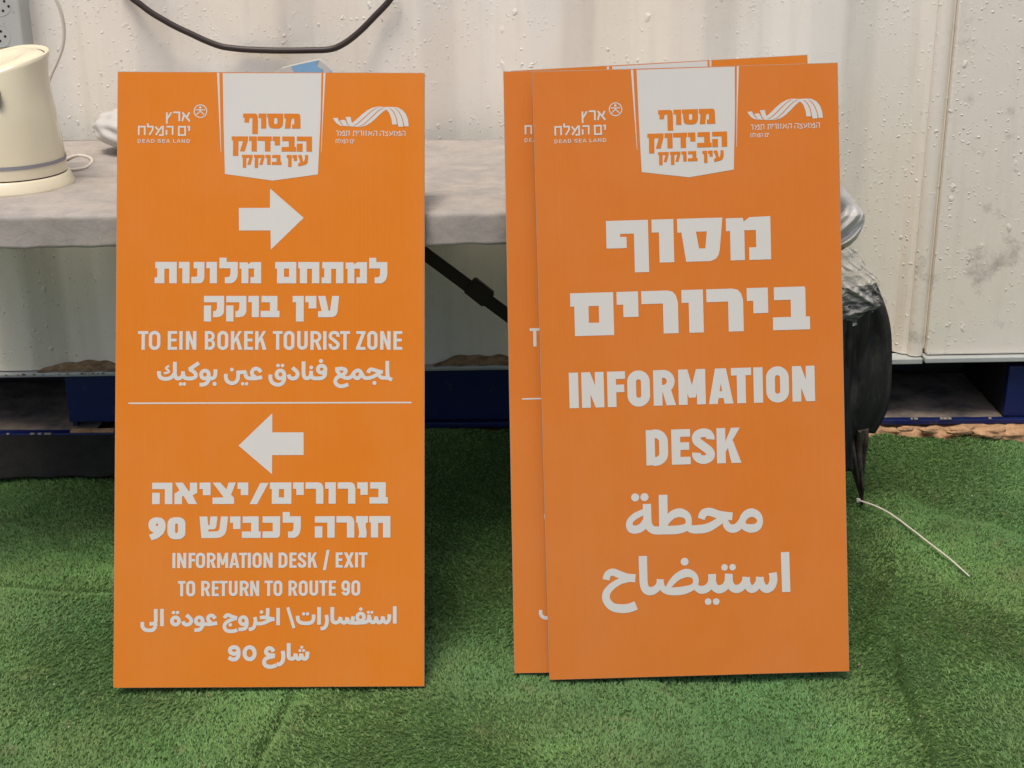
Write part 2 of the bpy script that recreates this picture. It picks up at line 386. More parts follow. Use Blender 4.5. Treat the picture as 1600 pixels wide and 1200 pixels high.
# a few clods on the bank at the right edge
for i, (px, py, r) in enumerate([(1548, 676, .026), (1588, 680, .030), (1497, 673, .017), (1452, 672, .013), (1415, 670, .011)]):
    p = at(px, py, Y=3.035); bm = bmesh.new(); bmesh.ops.create_icosphere(bm, subdivisions=4, radius=1)
    for vv in bm.verts:
        nvec = vv.co.normalized(); q_ = nvec*1.6+Vector((i*7.3, 0, 0)); k = 1+.42*mnoise.noise(q_)+.22*mnoise.noise(q_*2.7)+.12*mnoise.noise(q_*7)
        vv.co = Vector((nvec.x*r*1.7*k, nvec.y*r*.8*k, nvec.z*r*.52*k))
    o = from_bm('soil_clod', bm, M['soil'], None, True); o.location = p
    tag(o, ['rounded tan clod of soil second from the right, under the blue frame', 'rounded tan clod of soil at the right end of the bank', 'tan clod of soil in the middle of the bank right of the signs',
            'flat tan clod of soil on the bank, second from the black rubber roll', 'flat tan clod of soil on the bank nearest the black rubber roll'][i], 'soil clod', 'clods of soil along the foot of the blue frame')

# ================================================================== CONTAINER
CON = empty('shipping_container', (0, 3.085, 0), 'cream painted steel shipping container with a corrugated side behind the signs', 'container', R(1.0))
CON.location.z = .009; CON.rotation_euler.y = -math.atan(.0105)
zs = lambda py: at(1500, py, Y=3.055).z - .018
def cx(px, py): return at(px, py, Y=3.085).x
pitch = cx(880, 480) - cx(672, 480); x_s = cx(672, 480); fl = pitch/4; DEP = .034
prof = []; k0 = -6
x_end = cx(1412, 480)
pts = []
for k in range(k0, 8):
    xs = x_s + k*pitch
    pts += [(xs, 0), (xs+fl, DEP), (xs+2*fl, DEP), (xs+3*fl, 0)]
pts = [p for p in pts if p[0] < x_end]
pts.append((x_end, pts[-1][1]))
# round the bends
rp = []
for i, p in enumerate(pts):
    if 0 < i < len(pts)-1:
        a = Vector(pts[i-1]); c_ = Vector(pts[i+1]); q = Vector(p); r = .011
        e1 = q+(a-q).normalized()*r; e2 = q+(c_-q).normalized()*r
        for t_ in (0, .25, .5, .75, 1): rp.append(((1-t_)**2*e1+2*t_*(1-t_)*q+t_*t_*e2)[:])
    else: rp.append(p)
z0, z1 = .197, 2.6
v = [(x, y, z) for z in (z0, z1) for x, y in rp]; n = len(rp)
o = from_py('corrugated_wall', v, [(i, i+1, n+i+1, n+i) for i in range(n-1)], M['wall'], CON, True)
xl, xr = rp[0][0], cx(1428, 480)
box('roof_edge', xl, 1.7, -.02, 2.4, 2.6, 2.7, M['wall'], CON, .01)
box('floor_slab', xl, 1.7, DEP+.006, 2.4, .196, .24, M['dark'], CON)
box('back_wall', xl, 1.7, 2.36, 2.4, .24, 2.6, M['wall'], CON)
box('bottom_rail', xl, cx(1393, 566), -.012, DEP+.004, .184, .1935, M['rail'], CON, .003)
# rust collected on the rail inside each recess
bm = bmesh.new()
for k in range(k0, 6):
    xs = x_s + k*pitch+.006
    xe = min(xs+3*fl-.012, x_end)
    if xe <= xs+.05: continue
    N_ = 26; top = []; bot = []
    for i in range(N_+1):
        t_ = i/N_; x = xs+(xe-xs)*t_
        hz = .0150*min(1, 5*t_, 5*(1-t_))**.7*(.8+.25*math.sin(x*90)*math.sin(x*37))
        yb = min(DEP*min(1, (x-xs)/fl if x-xs < fl else 9, (xs+3*fl-x)/fl if xs+3*fl-x < fl else 9), DEP)
        top.append(bm.verts.new((x, yb-.0015, .1945+hz))); bot.append(bm.verts.new((x, -.006+.003*math.sin(x*120), .1948)))
    for i in range(N_): bm.faces.new((bot[i], bot[i+1], top[i+1], top[i]))
o = from_bm('rust_deposit', bm, M['rust'], CON, True)
# door post and flat panel on the right
p_t, p_b = cx(1425, 480), cx(1442, 480)
bm = bmesh.new(); N_ = 14; ring = []
xc, rr = cx(1444, 480), cx(1456, 480)-cx(1444, 480)
for z in (.199, 2.6):
    ring.append([bm.verts.new((xc+rr*math.cos(math.pi+math.pi*i/N_), .012-rr*1.1*math.sin(math.pi*i/N_)*.9, z)) for i in range(N_+1)])
for i in range(N_): bm.faces.new((ring[0][i], ring[0][i+1], ring[1][i+1], ring[1][i]))
from_bm('door_post', bm, M['door'], CON, True)
v = [(x_end, DEP if pts[-1][1] > 0 else 0, z) for z in (.199, 2.6)] + [(cx(1424, 480), .016, z) for z in (.199, 2.6)] + [(xc-rr+.001, .013, z) for z in (.199, 2.6)]
from_py('post_flange', v, [(0, 2, 3, 1), (2, 4, 5, 3)], M['wall'], CON)
dx0 = xc+rr+.003
o = box('side_panel', dx0, 1.72, -.010, .02, zs(564), 2.58, M['door'], CON, .004)
box('panel_gasket', xc+rr-.002, dx0-.001, .006, .02, .215, 2.6, M['door'], CON)
box('panel_sill', dx0-.006, 1.72, -.026, .03, zs(573), zs(565.2), M['rail'], CON, .002)
box('post_foot', cx(1394, 566), dx0-.008, -.014, .03, zs(577), zs(568.5), M['rail'], CON, .002)
# peeled paint chip marks on the lower rail
bm = bmesh.new()
for i in range(14):
    x = cx(5, 580)+random.random()*(cx(180, 580)-cx(5, 580)); s = random.uniform(.003, .007)
    bm_box(bm, x, x+s, -.0135, -.0122, .190, .190+s*.6)
from_bm('rust_chip', bm, M['rust'], CON)['kind'] = 'stuff'

# ------------------------------------------------------------------ blue steel frame the container stands on
FR = empty('steel_base_frame', (0, 3.085, 0), 'dark blue steel frame with open forklift pockets under the container', 'steel frame', R(1.0))
def fz(px, py): return at(px, py, Y=3.085).z
zL, zR = .046, .066
bx = [cx(110, 640), cx(1376, 620), cx(1577, 620)]
# left pocket, plate, right pocket, plate
box('front_plate', bx[0], cx(1180, 620), .0, .02, zR+.002, .1915, M['blue'], FR, .002)
box('front_plate', bx[2], 1.75, .0, .02, zR+.002, .19, M['blue'], FR, .002)
box('top_strip', xl, bx[0]-.001, .001, .02, .176, .185, M['blue'], FR, .001)
box('pocket_floor', xl, bx[0]+.06, .004, .32, zL, zL+.004, M['pocket'], FR)
box('pocket_floor', cx(1180, 620)+.001, bx[2]-.001, .004, .30, zR-.004, zR, M['pocket'], FR)
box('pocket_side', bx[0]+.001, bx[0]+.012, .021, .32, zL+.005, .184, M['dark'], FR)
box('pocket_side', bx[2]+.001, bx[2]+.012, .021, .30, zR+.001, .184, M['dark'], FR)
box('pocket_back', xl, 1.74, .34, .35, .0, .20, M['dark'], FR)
box('lower_lip', xl, cx(186, 675), -.022, .003, zL-.008, zL+.003, M['blue'], FR, .002)
box('lower_lip', cx(186, 675)+.002, 1.75, -.014, .003, zR-.012, zR, M['blue'], FR, .002)
box('dusty_ledge', bx[0]+.005, cx(184, 670), -.020, -.002, zL+.0035, zL+.008, M['soil'], FR, .001)
# crumpled paint flakes on the lip
bm = bmesh.new()
for px in (57, 61, 69, 72, 79, 83, 21, 1421, 1426, 1467, 1472, 1479, 1543):
    x = cx(px, 680); zz = zL if px < 300 else zR
    bm_box(bm, x, x+random.uniform(.002, .009), -.0235 if px < 300 else -.0155, -.018 if px < 300 else -.01, zz+.001, zz+.004)
from_bm('paint_flake', bm, plain('bare_metal_flake', (.35, .33, .27), .5), FR)['kind'] = 'stuff'

# black underlay sheet hanging out below the left end
def und(u, v_):
    x = -1.5 + u*(at(700, 700, Z=0).x+1.5)
    yb = 3.055; ef = 2.893+.045*max(0, (x+1.02)/.35)+.006*math.sin(x*23)+.004*math.sin(x*57)
    ef = min(ef, 2.99)
    y = yb+(ef-yb)*v_; z = .040*(1-v_)**.8+.005*math.sin(v_*7+x*9)*v_*(1-v_)*2+.006
    return (x, y, z)
o = grid_mesh('underlay_sheet', und, 120, 14, M['underlay'], None, True, .003)
tag(o, 'black felt underlay sheet sloping out from below the blue frame at the left', 'ground sheet')

# ================================================================== TABLE AND CLOTH
TZ = .72; TY0, TY1 = 2.398, 3.055; TX0, TX1 = -1.24, .572
TB = empty('folding_table', (0, 2.7, 0), 'folding table with dark brown steel legs and brace under the white cloth', 'table', R(1.8))
box('tabletop', TX0+.012, TX1-.012, TY0-2.7+.012, TY1-2.7-.01, TZ-.04, TZ-.006, plain('white_tabletop_plastic', (.5, .5, .48), .5), TB, .004)
def leg(x, s):
    for y in (-.25, .25):
        bm = bmesh.new(); tube('', [(x, y, TZ-.042), (x+s*.03, y, .012)], .0135, None, bm=bm, n=1)
        from_bm('leg', bm, M['brace'], TB, True)
    bm = bmesh.new(); tube('', [(x+s*.022, -.25, .2), (x+s*.022, .25, .2)], .011, None, bm=bm, n=1)
    from_bm('crossbar', bm, M['brace'], TB, True)
xlg = at(1000, 650, Y=2.7).x
leg(xlg, 1); leg(-1.2, -1)
a = at(632, 371, Y=2.7); c_ = at(1000, 648, Y=2.7)
def bar(name, a, c_, hw, hd):
    d = (c_-a).normalized(); u = Vector((0, 1, 0)); s_ = d.cross(u).normalized(); bm = bmesh.new()
    vs = [bm.verts.new(p+s_*i*hw+u*j*hd) for p in (a, c_) for i, j in ((-1, -1), (1, -1), (1, 1), (-1, 1))]
    for q in ((0, 1, 2, 3), (7, 6, 5, 4), (0, 4, 5, 1), (1, 5, 6, 2), (2, 6, 7, 3), (3, 7, 4, 0)): bm.faces.new([vs[i] for i in q])
    bmesh.ops.bevel(bm, geom=list(bm.edges), offset=.003, segments=2, affect='EDGES')
    o = from_bm(name, bm, M['brace'], TB); return o
off = Vector((0, -2.7, 0))
bar('brace', a+off, c_+off, .0125, .006)
p1 = at(733, 443, Y=2.694)+off; p2 = at(764, 468, Y=2.694)+off
bar('brace_bracket', p1, p2, .0185, .009)

CL_TOP = TZ+.002
def cloth_pt(u, v_):
    """v: 0 back edge .. .62 front edge .. 1 hem ; u along the table"""
    x = TX0 + (TX1-TX0)*u
    if v_ < .7:
        t_ = v_/.7; y = TY1+.018*(x-.3)+(TY0+.034*(x-.3)-TY1-.018*(x-.3))*t_
        z = CL_TOP + .0018*math.sin(x*9+t_*9)*math.sin(t_*11+x*3) + .0012*math.sin(t_*37+x*4+2*math.sin(x*5)) + .0009*math.sin(x*3+t_*60)
        # loose ridge in the gap between the two stacks
        z += .004*math.exp(-((t_-(.90+.30*(x+.05)+.02*math.sin(x*14)))/.035)**2)*(1.3 if -.2 < x < .1 else .5) + .0015*math.sin(x*6+t_*25+3*math.sin(t_*4))
        return (x, y, z)
    t_ = (v_-.7)/.3; ang = min(t_*3, 1)*math.pi/2; r = .0065
    y = TY0 + .034*(x-.3) - r*math.sin(ang) - (.004*max(0, t_-.33)) + (.004*math.sin(x*17+1.3)+.003*math.sin(x*41+2*math.sin(x*7)))*t_
    z = CL_TOP - r*(1-math.cos(ang)) - max(0, t_-.33)/.67*(.0475+.0012*math.sin(x*5+1)+.0008*math.sin(x*31)+.0005*math.sin(x*113))
    return (x, y, z)
VV = [i/28*.7 for i in range(28)] + [.7+.3*i/14 for i in range(15)]
nu = 300; vs = []
for v_ in VV:
    for i in range(nu+1): vs.append(cloth_pt(i/nu, v_))
# right end drop
f = [(j*(nu+1)+i, j*(nu+1)+i+1, (j+1)*(nu+1)+i+1, (j+1)*(nu+1)+i) for j in range(len(VV)-1) for i in range(nu)]
TC = from_py('tablecloth', vs, f, M['cloth'], None, True)
TC.rotation_euler = (0, 0, 0)
md = TC.modifiers.new('thickness', 'SOLIDIFY'); md.thickness = .0012; md.offset = -1
tag(TC, 'white non-woven cloth covering the folding table behind the signs', 'tablecloth')
def endfold(u, v_):
    # cloth hanging over the right end of the table
    r = .010; t_ = v_; q = min(t_*4, 1)*math.pi/2
    y = TY0+.004 + (TY1-TY0)*u
    x = TX1 - .002 + r*math.sin(q) + .004*math.sin(u*26+v_*3)*v_
    z = CL_TOP+.0006 - r*(1-math.cos(q)) - max(0, t_-.25)/.75*(.034+.005*math.sin(u*9+1))
    return (x, y, z)
grid_mesh('side_drop', endfold, 90, 24, M['cloth'], TC, True)

# white bag bunched against the right end of the table
bp = [(272, 1296), (283, 1312), (296, 1321), (310, 1332), (324, 1343), (335, 1351), (345, 1351), (358, 1346), (370, 1340), (378, 1332), (386, 1318)]
BG = at(1320, 384, Y=2.40)
def bundle(u, v_):
    py = 272+114*v_
    xr_ = float(np.interp(py, [b_[0] for b_ in bp], [b_[1] for b_ in bp]))
    k = min(u/.72, 1); c_ = max(0, (u-.72)/.28)
    px = 1250+(xr_-1250)*math.sin(k*math.pi/2)**.8
    low = max(0, min(1, (v_-.42)/.15))
    f1 = k*1.3+v_*1.6
    y = 2.352 + .035*k**5 + .14*c_ - low*.014*abs(math.sin(f1*4.6))**.6*(1-k**6) - (1-low)*.012*math.sin(v_*6)*(1-k*k) + .0035*math.sin(f1*19+k*5)*low
    y += .04*max(0, .3-v_)
    p = at(px, py, Y=y)
    return (p.x-.04*c_*c_-BG.x, p.y-BG.y, p.z-.02*c_*v_-BG.z)
BO = grid_mesh('plastic_bag', bundle, 90, 70, M['bag'], None, True, .001); BO.location = BG
tag(BO, 'white plastic bag bunched against the right end of the table', 'plastic bag')

# ================================================================== ON THE TABLE AND THE WALL
# kettle
kc = at(18, 288, Z=TZ+.004); K = empty('electric_kettle', (kc.x, kc.y, TZ+.004), 'yellowed cream electric kettle standing on the white cloth at the left edge', 'kettle')
def lathe(bm, prof_, seg=64, cut=None, mat=0):
    rings = []
    for r, z in prof_:
        rings.append([bm.verts.new(cut(r, 2*math.pi*k/seg, z) if cut else (r*math.cos(2*math.pi*k/seg), r*math.sin(2*math.pi*k/seg), z)) for k in range(seg)])
    for a, b_ in zip(rings, rings[1:]):
        for k in range(seg): bm.faces.new((a[k], a[(k+1) % seg], b_[(k+1) % seg], b_[k])).material_index = mat
    return rings
bm = bmesh.new(); rg = lathe(bm, [(.094, 0), (.1115, .0), (.1125, .002), (.1118, .005), (.1048, .0215), (.1035, .0228), (.1015, .0234), (.05, .0234)]); from_bm('power_base', bm, M['cream_plastic'], K, True)
bm = bmesh.new(); lathe(bm, [(.0985, .0236), (.0988, .0262)]); from_bm('base_seam', bm, M['seam'], K, True)
def body(r, a, z):
    t_ = (z-.026)/.213
    rx = r; x, y = math.cos(a), math.sin(a)
    k = 1 + .26*(max(0, t_-.60)/.40)**2.0*max(0, x)**4            # pouring lip pointing right
    zz = z + (.016*x + .014*y - .017)*max(0, t_-.5)*2
    return (r*k*x, r*k*y, zz)
def br(t_): return .1015 - .022*t_ + .004*math.sin(t_*3.1) - .006*max(0, t_-.1)
bm = bmesh.new()
pf = [(br(t_), .026+.213*t_) for t_ in [i/24 for i in range(25)]]
rg = lathe(bm, pf, 72, body); 
rg2 = lathe(bm, [(pf[-1][0]-.0035, pf[-1][1]+.0005), (pf[-1][0]-.005, pf[-1][1]-.006)], 72, body)
for k in range(72): bm.faces.new((rg[-1][k], rg[-1][(k+1) % 72], rg2[0][(k+1) % 72], rg2[0][k]))
from_bm('body', bm, M['cream_plastic'], K, True)
bm = bmesh.new()
lid = [(pf[-1][0]-.0058, .2355), (pf[-1][0]-.012, .240), (.050, .242), (.040, .2385), (.022, .2365), (.0005, .236)]
lathe(bm, lid, 64, lambda r, a, z: (r*math.cos(a)*(1+.22*max(0, math.cos(a))**4*(r > .05)), r*math.sin(a), z+(.016*math.cos(a)+.014*math.sin(a))*r/.078-.017)); from_bm('lid', bm, M['cream_plastic'], K, True)
bm = bmesh.new(); t0, t1 = .088, .118
lathe(bm, [(br(t0)+.0008, .026+.213*t0), (br(t1)+.0010, .026+.213*t1)], 64); from_bm('grey_band', bm, M['grey_band'], K, True)
tube('handle', [(-.068, -.02, .228), (-.105, -.035, .232), (-.135, -.045, .20), (-.138, -.045, .13), (-.12, -.04, .07), (-.088, -.03, .055)], .0125, M['cream_plastic'], K, 14, 8)
# brown lump added to stand in for the dark gap of the handle
bm = bmesh.new(); bmesh.ops.create_uvsphere(bm, u_segments=20, v_segments=12, radius=1)
for vv in bm.verts: vv.co = Vector((vv.co.x*.006, vv.co.y*.004, vv.co.z*.020))
o = from_bm('handle_gap_lump', bm, plain('handle_gap_brown', (.34, .29, .22), .3), K, True); q = at(-3, 152, Y=kc.y-.088); o.location = q-Vector((kc.x, kc.y, TZ+.004))
# power cord of the kettle
cz = TZ+.006
cord = [at(88, 258, Z=cz), at(103, 249, Z=cz), at(122, 243, Z=cz), at(139, 246, Z=cz), at(144, 253, Z=cz), at(133, 262, Z=cz), at(112, 265, Z=cz), at(95, 262, Z=cz)]
tube('power_cord', [p-K.location for p in cord], .0032, M['white_plastic'], K, 10)

# white lead hanging from the socket box
pts_ = [(60, -50), (84, -8), (95, 18), (100, 46), (98, 72), (90, 95), (78, 122), (70, 150)]
o = tube('white_lead', [at(x, y, Y=2.97+.02*i/7) for i, (x, y) in enumerate(pts_)], .0036, M['white_plastic'], None, 10)
tag(o, 'thin white lead curving down from the socket box behind the kettle', 'cable')
# black cable
cb = [(-40, -70), (15, -14), (60, 20), (120, 65), (185, 104), (250, 140), (325, 175), (400, 210), (480, 240), (545, 251), (620, 258), (750, 263), (850, 263.5), (950, 262), (1050, 257), (1120, 230), (1200, 170), (1290, 80), (1360, 5), (1400, -60)]
o = tube('black_cable', [at(200+x/3.333, y/3.333, Y=3.060) for x, y in cb], .0066, M['cable'], None, 12)
tag(o, 'thick black-brown cable sagging across the cream wall above the left sign', 'cable')
# socket box
SB = empty('socket_box', at(5, 76, Y=3.052), 'pale grey plastic socket box on the wall in the top left corner', 'socket box', 0)
o_ = SB.location; FY = -.012; q0 = at(34, 40, Y=o_.y+FY)
bm = bmesh.new(); bm_box(bm, -.22, q0.x-o_.x, FY, .06, .002, .24, 0, .004); from_bm('housing', bm, M['socket'], SB)
def disc(bm, c, r, y, seg=20):
    vs_ = [bm.verts.new((c[0]+r*math.cos(2*math.pi*k/seg), y, c[1]+r*math.sin(2*math.pi*k/seg))) for k in range(seg)]; bm.faces.new(vs_)
def lp(px, py):
    p = at(px, py, Y=o_.y+FY-.001); return (p.x-o_.x, p.z-o_.z)
for ci, (cpx, cpy, rr_) in enumerate([(-1, 7, .024), (-1, 56, .024)]):
    c0 = lp(cpx, cpy); bm = bmesh.new()
    for k in range(28):
        a0, a1 = 2*math.pi*k/28, 2*math.pi*(k+1)/28
        for ra, rb, ya, yb in ((rr_, rr_-.001, .0002, -.0008), (rr_-.001, rr_-.002, -.0008, .0002)):
            bm.faces.new([bm.verts.new((c0[0]+r_*math.cos(a_), FY+y_, c0[1]+r_*math.sin(a_))) for r_, a_, y_ in ((ra, a0, ya), (ra, a1, ya), (rb, a1, yb), (rb, a0, yb))])
    bmesh.ops.remove_doubles(bm, verts=bm.verts, dist=1e-5)
    from_bm('socket_ring', bm, M['socket'], SB, True)
    for hp in ([(6.3, 2), (13.2, 10), (4.5, 17)], [(1, 49), (7.8, 57), (0, 64)])[ci]:
        bm = bmesh.new(); disc(bm, lp(*hp), .0027, FY-.0004); from_bm('socket_hole', bm, M['hole'], SB, recalc=False)
for hp, r_ in (((21, 19), .0016), ((6, 37), .0012)):
    bm = bmesh.new(); disc(bm, lp(*hp), r_, FY-.0004); from_bm('screw', bm, M['grey_band'], SB, recalc=False)

# crumpled white bag behind the left sign
c0 = at(205, 236, Z=TZ+.01); bm = bmesh.new(); bmesh.ops.create_icosphere(bm, subdivisions=5, radius=1)
for vv in bm.verts:
    nvec = vv.co.normalized()
    k = 1 + .05*math.sin(nvec.x*7+nvec.z*9)*math.sin(nvec.y*8+2) + .012*abs(math.sin(nvec.x*7+nvec.z*5)) + .003*math.sin(nvec.z*22+nvec.x*12)
    vv.co = Vector((nvec.x*.105*k - .02*nvec.z, nvec.y*.085*k, .044+nvec.z*.046*k))
o = from_bm('crumpled_bag', bm, M['bag'], None, True); o.location = (at(228, 225, Y=c0.y).x, c0.y+.03, TZ+.002)
tag(o, 'crumpled white plastic bag on the cloth, half hidden behind the left sign', 'plastic bag')

# blue and white packet standing behind the left sign
PY = 2.985
out_ = [(424, 118), (440, 107), (458, 102), (498, 93.5), (509, 101), (519, 111), (516, 118), (512, 210), (420, 212)]
PK = empty('paper_packet', at(465, 216, Y=PY), 'light blue and white packet whose top shows above the left sign', 'packet')
def flat(name, poly, Y, mat, thick, par):
    P = [at(x, y, Y=Y)-par.location for x, y in poly]; bm = bmesh.new()
    a_ = [bm.verts.new(p) for p in P]; b_ = [bm.verts.new(p+Vector((0, thick, 0))) for p in P]
    bm.faces.new(a_); bm.faces.new(b_[::-1])
    for i in range(len(P)): bm.faces.new((a_[i], a_[(i+1) % len(P)], b_[(i+1) % len(P)], b_[i]))
    return from_bm(name, bm, mat, par)
flat('wrapper', out_, PY, M['bag'], .02, PK)
flat('blue_print', [(455, 104), (498, 94.5), (494, 99), (497, 105), (505, 109), (500, 116), (500, 150), (466, 150), (463, 117)], PY-.0012, M['blue_bag'], .0008, PK)
flat('blue_print', [(514, 112), (519, 111), (517, 117), (513, 117)], PY-.0012, M['blue_bag'], .0008, PK)

# ================================================================== RUBBER ROLL WITH FILM, CABLE TIE
RY = 2.785
RL = empty('rubber_roll', at(1345, 786, Y=RY), 'black rubber sheets rolled upright and wrapped in clear film to the right of the signs', 'rubber roll')
rl = Vector(RL.location)
def shell(name, right, left, Y, bulge, mat, thick=.004, ridge=0):
    Rr = catmull(right, 8); Ll = catmull(left, 8); N_ = min(len(Rr), len(Ll))
    def fn(u, v_):
        i = v_*(N_-1); i0 = min(int(i), N_-2); t_ = i-i0
        a_ = Rr[i0]*(1-t_)+Rr[i0+1]*t_; b_ = Ll[i0]*(1-t_)+Ll[i0+1]*t_
        p = at(a_[0], a_[1], Y=Y)*(1-u)+at(b_[0], b_[1], Y=Y)*u
        return (p.x-rl.x, p.y-rl.y-bulge*math.sin(math.pi*min(1, u*1.0))-ridge*math.sin(u*14)-.006*math.sin(u*17+v_*2.5)*math.sin(math.pi*u)-.003*math.sin(u*31-v_*5)-.004*math.sin(v_*9+u*6), p.z-rl.z)
    return grid_mesh(name, fn, 30, 40, mat, RL, True, thick)
shell('outer_sheet', [(1368, 442), (1384, 484), (1392, 520), (1394, 560), (1392, 600), (1384, 640), (1366, 675)], [(1250, 442), (1250, 484), (1250, 520), (1250, 560), (1250, 600), (1250, 640), (1250, 672)], RY, .032, M['rubber'])
shell('middle_sheet', [(1362, 470), (1358, 510), (1353, 550), (1349, 590), (1345, 620), (1340, 650), (1337, 668)], [(1262, 470), (1262, 510), (1262, 550), (1262, 590), (1262, 620), (1262, 650), (1262, 668)], RY-.024, .03, M['rubber'], ridge=.003)
shell('inner_sheet', [(1334, 480), (1332, 520), (1331, 560), (1330, 600), (1329, 640), (1330, 680), (1332, 735)], [(1262, 480), (1262, 520), (1262, 560), (1262, 600), (1262, 640), (1262, 680), (1262, 735)], RY-.045, .02, M['rubber'])
shell('lower_strip', [(1356, 668), (1355, 690), (1353, 710), (1351, 735), (1349, 755), (1347, 770), (1346, 784)], [(1322, 668), (1322, 690), (1326, 712), (1332, 735), (1338, 755), (1342, 770), (1344, 784)], RY-.012, .012, M['dusty_rubber'])
def film(u, v_):
    right = 1340+44*math.sin(min(1, v_*1.15)*math.pi*.5) - 30*max(0, v_-.78)/.22 + 3*math.sin(v_*19)
    left = 1262; px = left+(right-left)*math.sin(u*math.pi*.5)
    py = 376+v_*122 + 26*(1-u)*v_*v_ + 16*u*(1-v_)
    y = RY-.085+.10*u*u + .010*math.sin(u*15+v_*11)*math.sin(v_*13-u*5) + .007*abs(math.sin((u*9-v_*12)))+.004*math.sin(u*37-v_*41)
    p = at(px, py, Y=y)
    return (p.x-rl.x, p.y-rl.y, p.z-rl.z)
grid_mesh('clear_film', film, 110, 90, M['film'], RL, True)
tie = [(1341, 782), (1350, 786), (1372, 795), (1395, 807), (1425, 827), (1455, 848), (1485, 868), (1516, 891)]
P = [at(x, y, Z=.012) for x, y in tie]
za, zb = float(gz(P[0].x, P[0].y)), float(gz(P[-1].x, P[-1].y))
for i, (p, h) in enumerate(zip(P, (.012, .015, .016, .015, .012, .009, .005, .001))): p.z = max(za+(zb-za)*i/7, za)+.006+h if i < 7 else zb+.007
bm = bmesh.new(); tube('', P, lambda t_: .0030-.0012*t_, None, bm=bm, seg=8, flat=.5); CT = from_bm('cable_tie', bm, M['white_plastic'], None, True)
tag(CT, 'white plastic cable tie lying on the turf at the foot of the rubber roll', 'cable tie')
q = P[0]; bm = bmesh.new(); bm_box(bm, q.x-.004, q.x+.004, q.y-.004, q.y+.003, q.z-.003, q.z+.005, 0, .001); from_bm('tie_head', bm, M['white_plastic'], CT)

# crumbs on the carpet
for i, (px, py, r) in enumerate([(1420, 1121, .0022), (1438, 1128, .002), (1298, 1136, .0018), (1342, 1040, .0025), (107, 1136, .002), (316, 1195, .0018), (1518, 778, .0022), (326, 1085, .002), (84, 1066, .002)]):
    p = at(px, py, Z=0); bm = bmesh.new(); bmesh.ops.create_icosphere(bm, subdivisions=1, radius=r*.8)
    for vv in bm.verts: vv.co *= random.uniform(.7, 1.2)
    o = from_bm('crumb', bm, M['soil'] if i % 2 else M['bag']); o.location = (p.x, p.y, float(gz(p.x, p.y))+.0065)
    tag(o, 'tiny pale crumb lying on the green turf', 'crumb', 'crumbs scattered on the turf')

# ================================================================== SIGNS
def homog(src, dst):
    A = []; B = []
    for (x, y), (u, v_) in zip(src, dst):
        A.append([x, y, 1, 0, 0, 0, -u*x, -u*y]); B.append(u)
        A.append([0, 0, 0, x, y, 1, -v_*x, -v_*y]); B.append(v_)
    h = np.append(np.linalg.solve(np.array(A, float), np.array(B, float)), 1).reshape(3, 3)
    return lambda x, y: ((h[0, 0]*x+h[0, 1]*y+h[0, 2])/(h[2, 0]*x+h[2, 1]*y+h[2, 2]), (h[1, 0]*x+h[1, 1]*y+h[1, 2])/(h[2, 0]*x+h[2, 1]*y+h[2, 2]))
# the artwork of a board is drawn on a 500 x 1000 sheet, y down
RECT = [(0, 0), (500, 0), (500, 1000), (0, 1000)]
HL = homog([(184, 114), (663, 117), (664, 1076), (177, 1077)], RECT)
HR = homog([(831, 114.5), (1309, 101), (1327, 1052), (859, 1065)], RECT)
KW = 1.042      # photo pixels to sheet units, for stroke widths

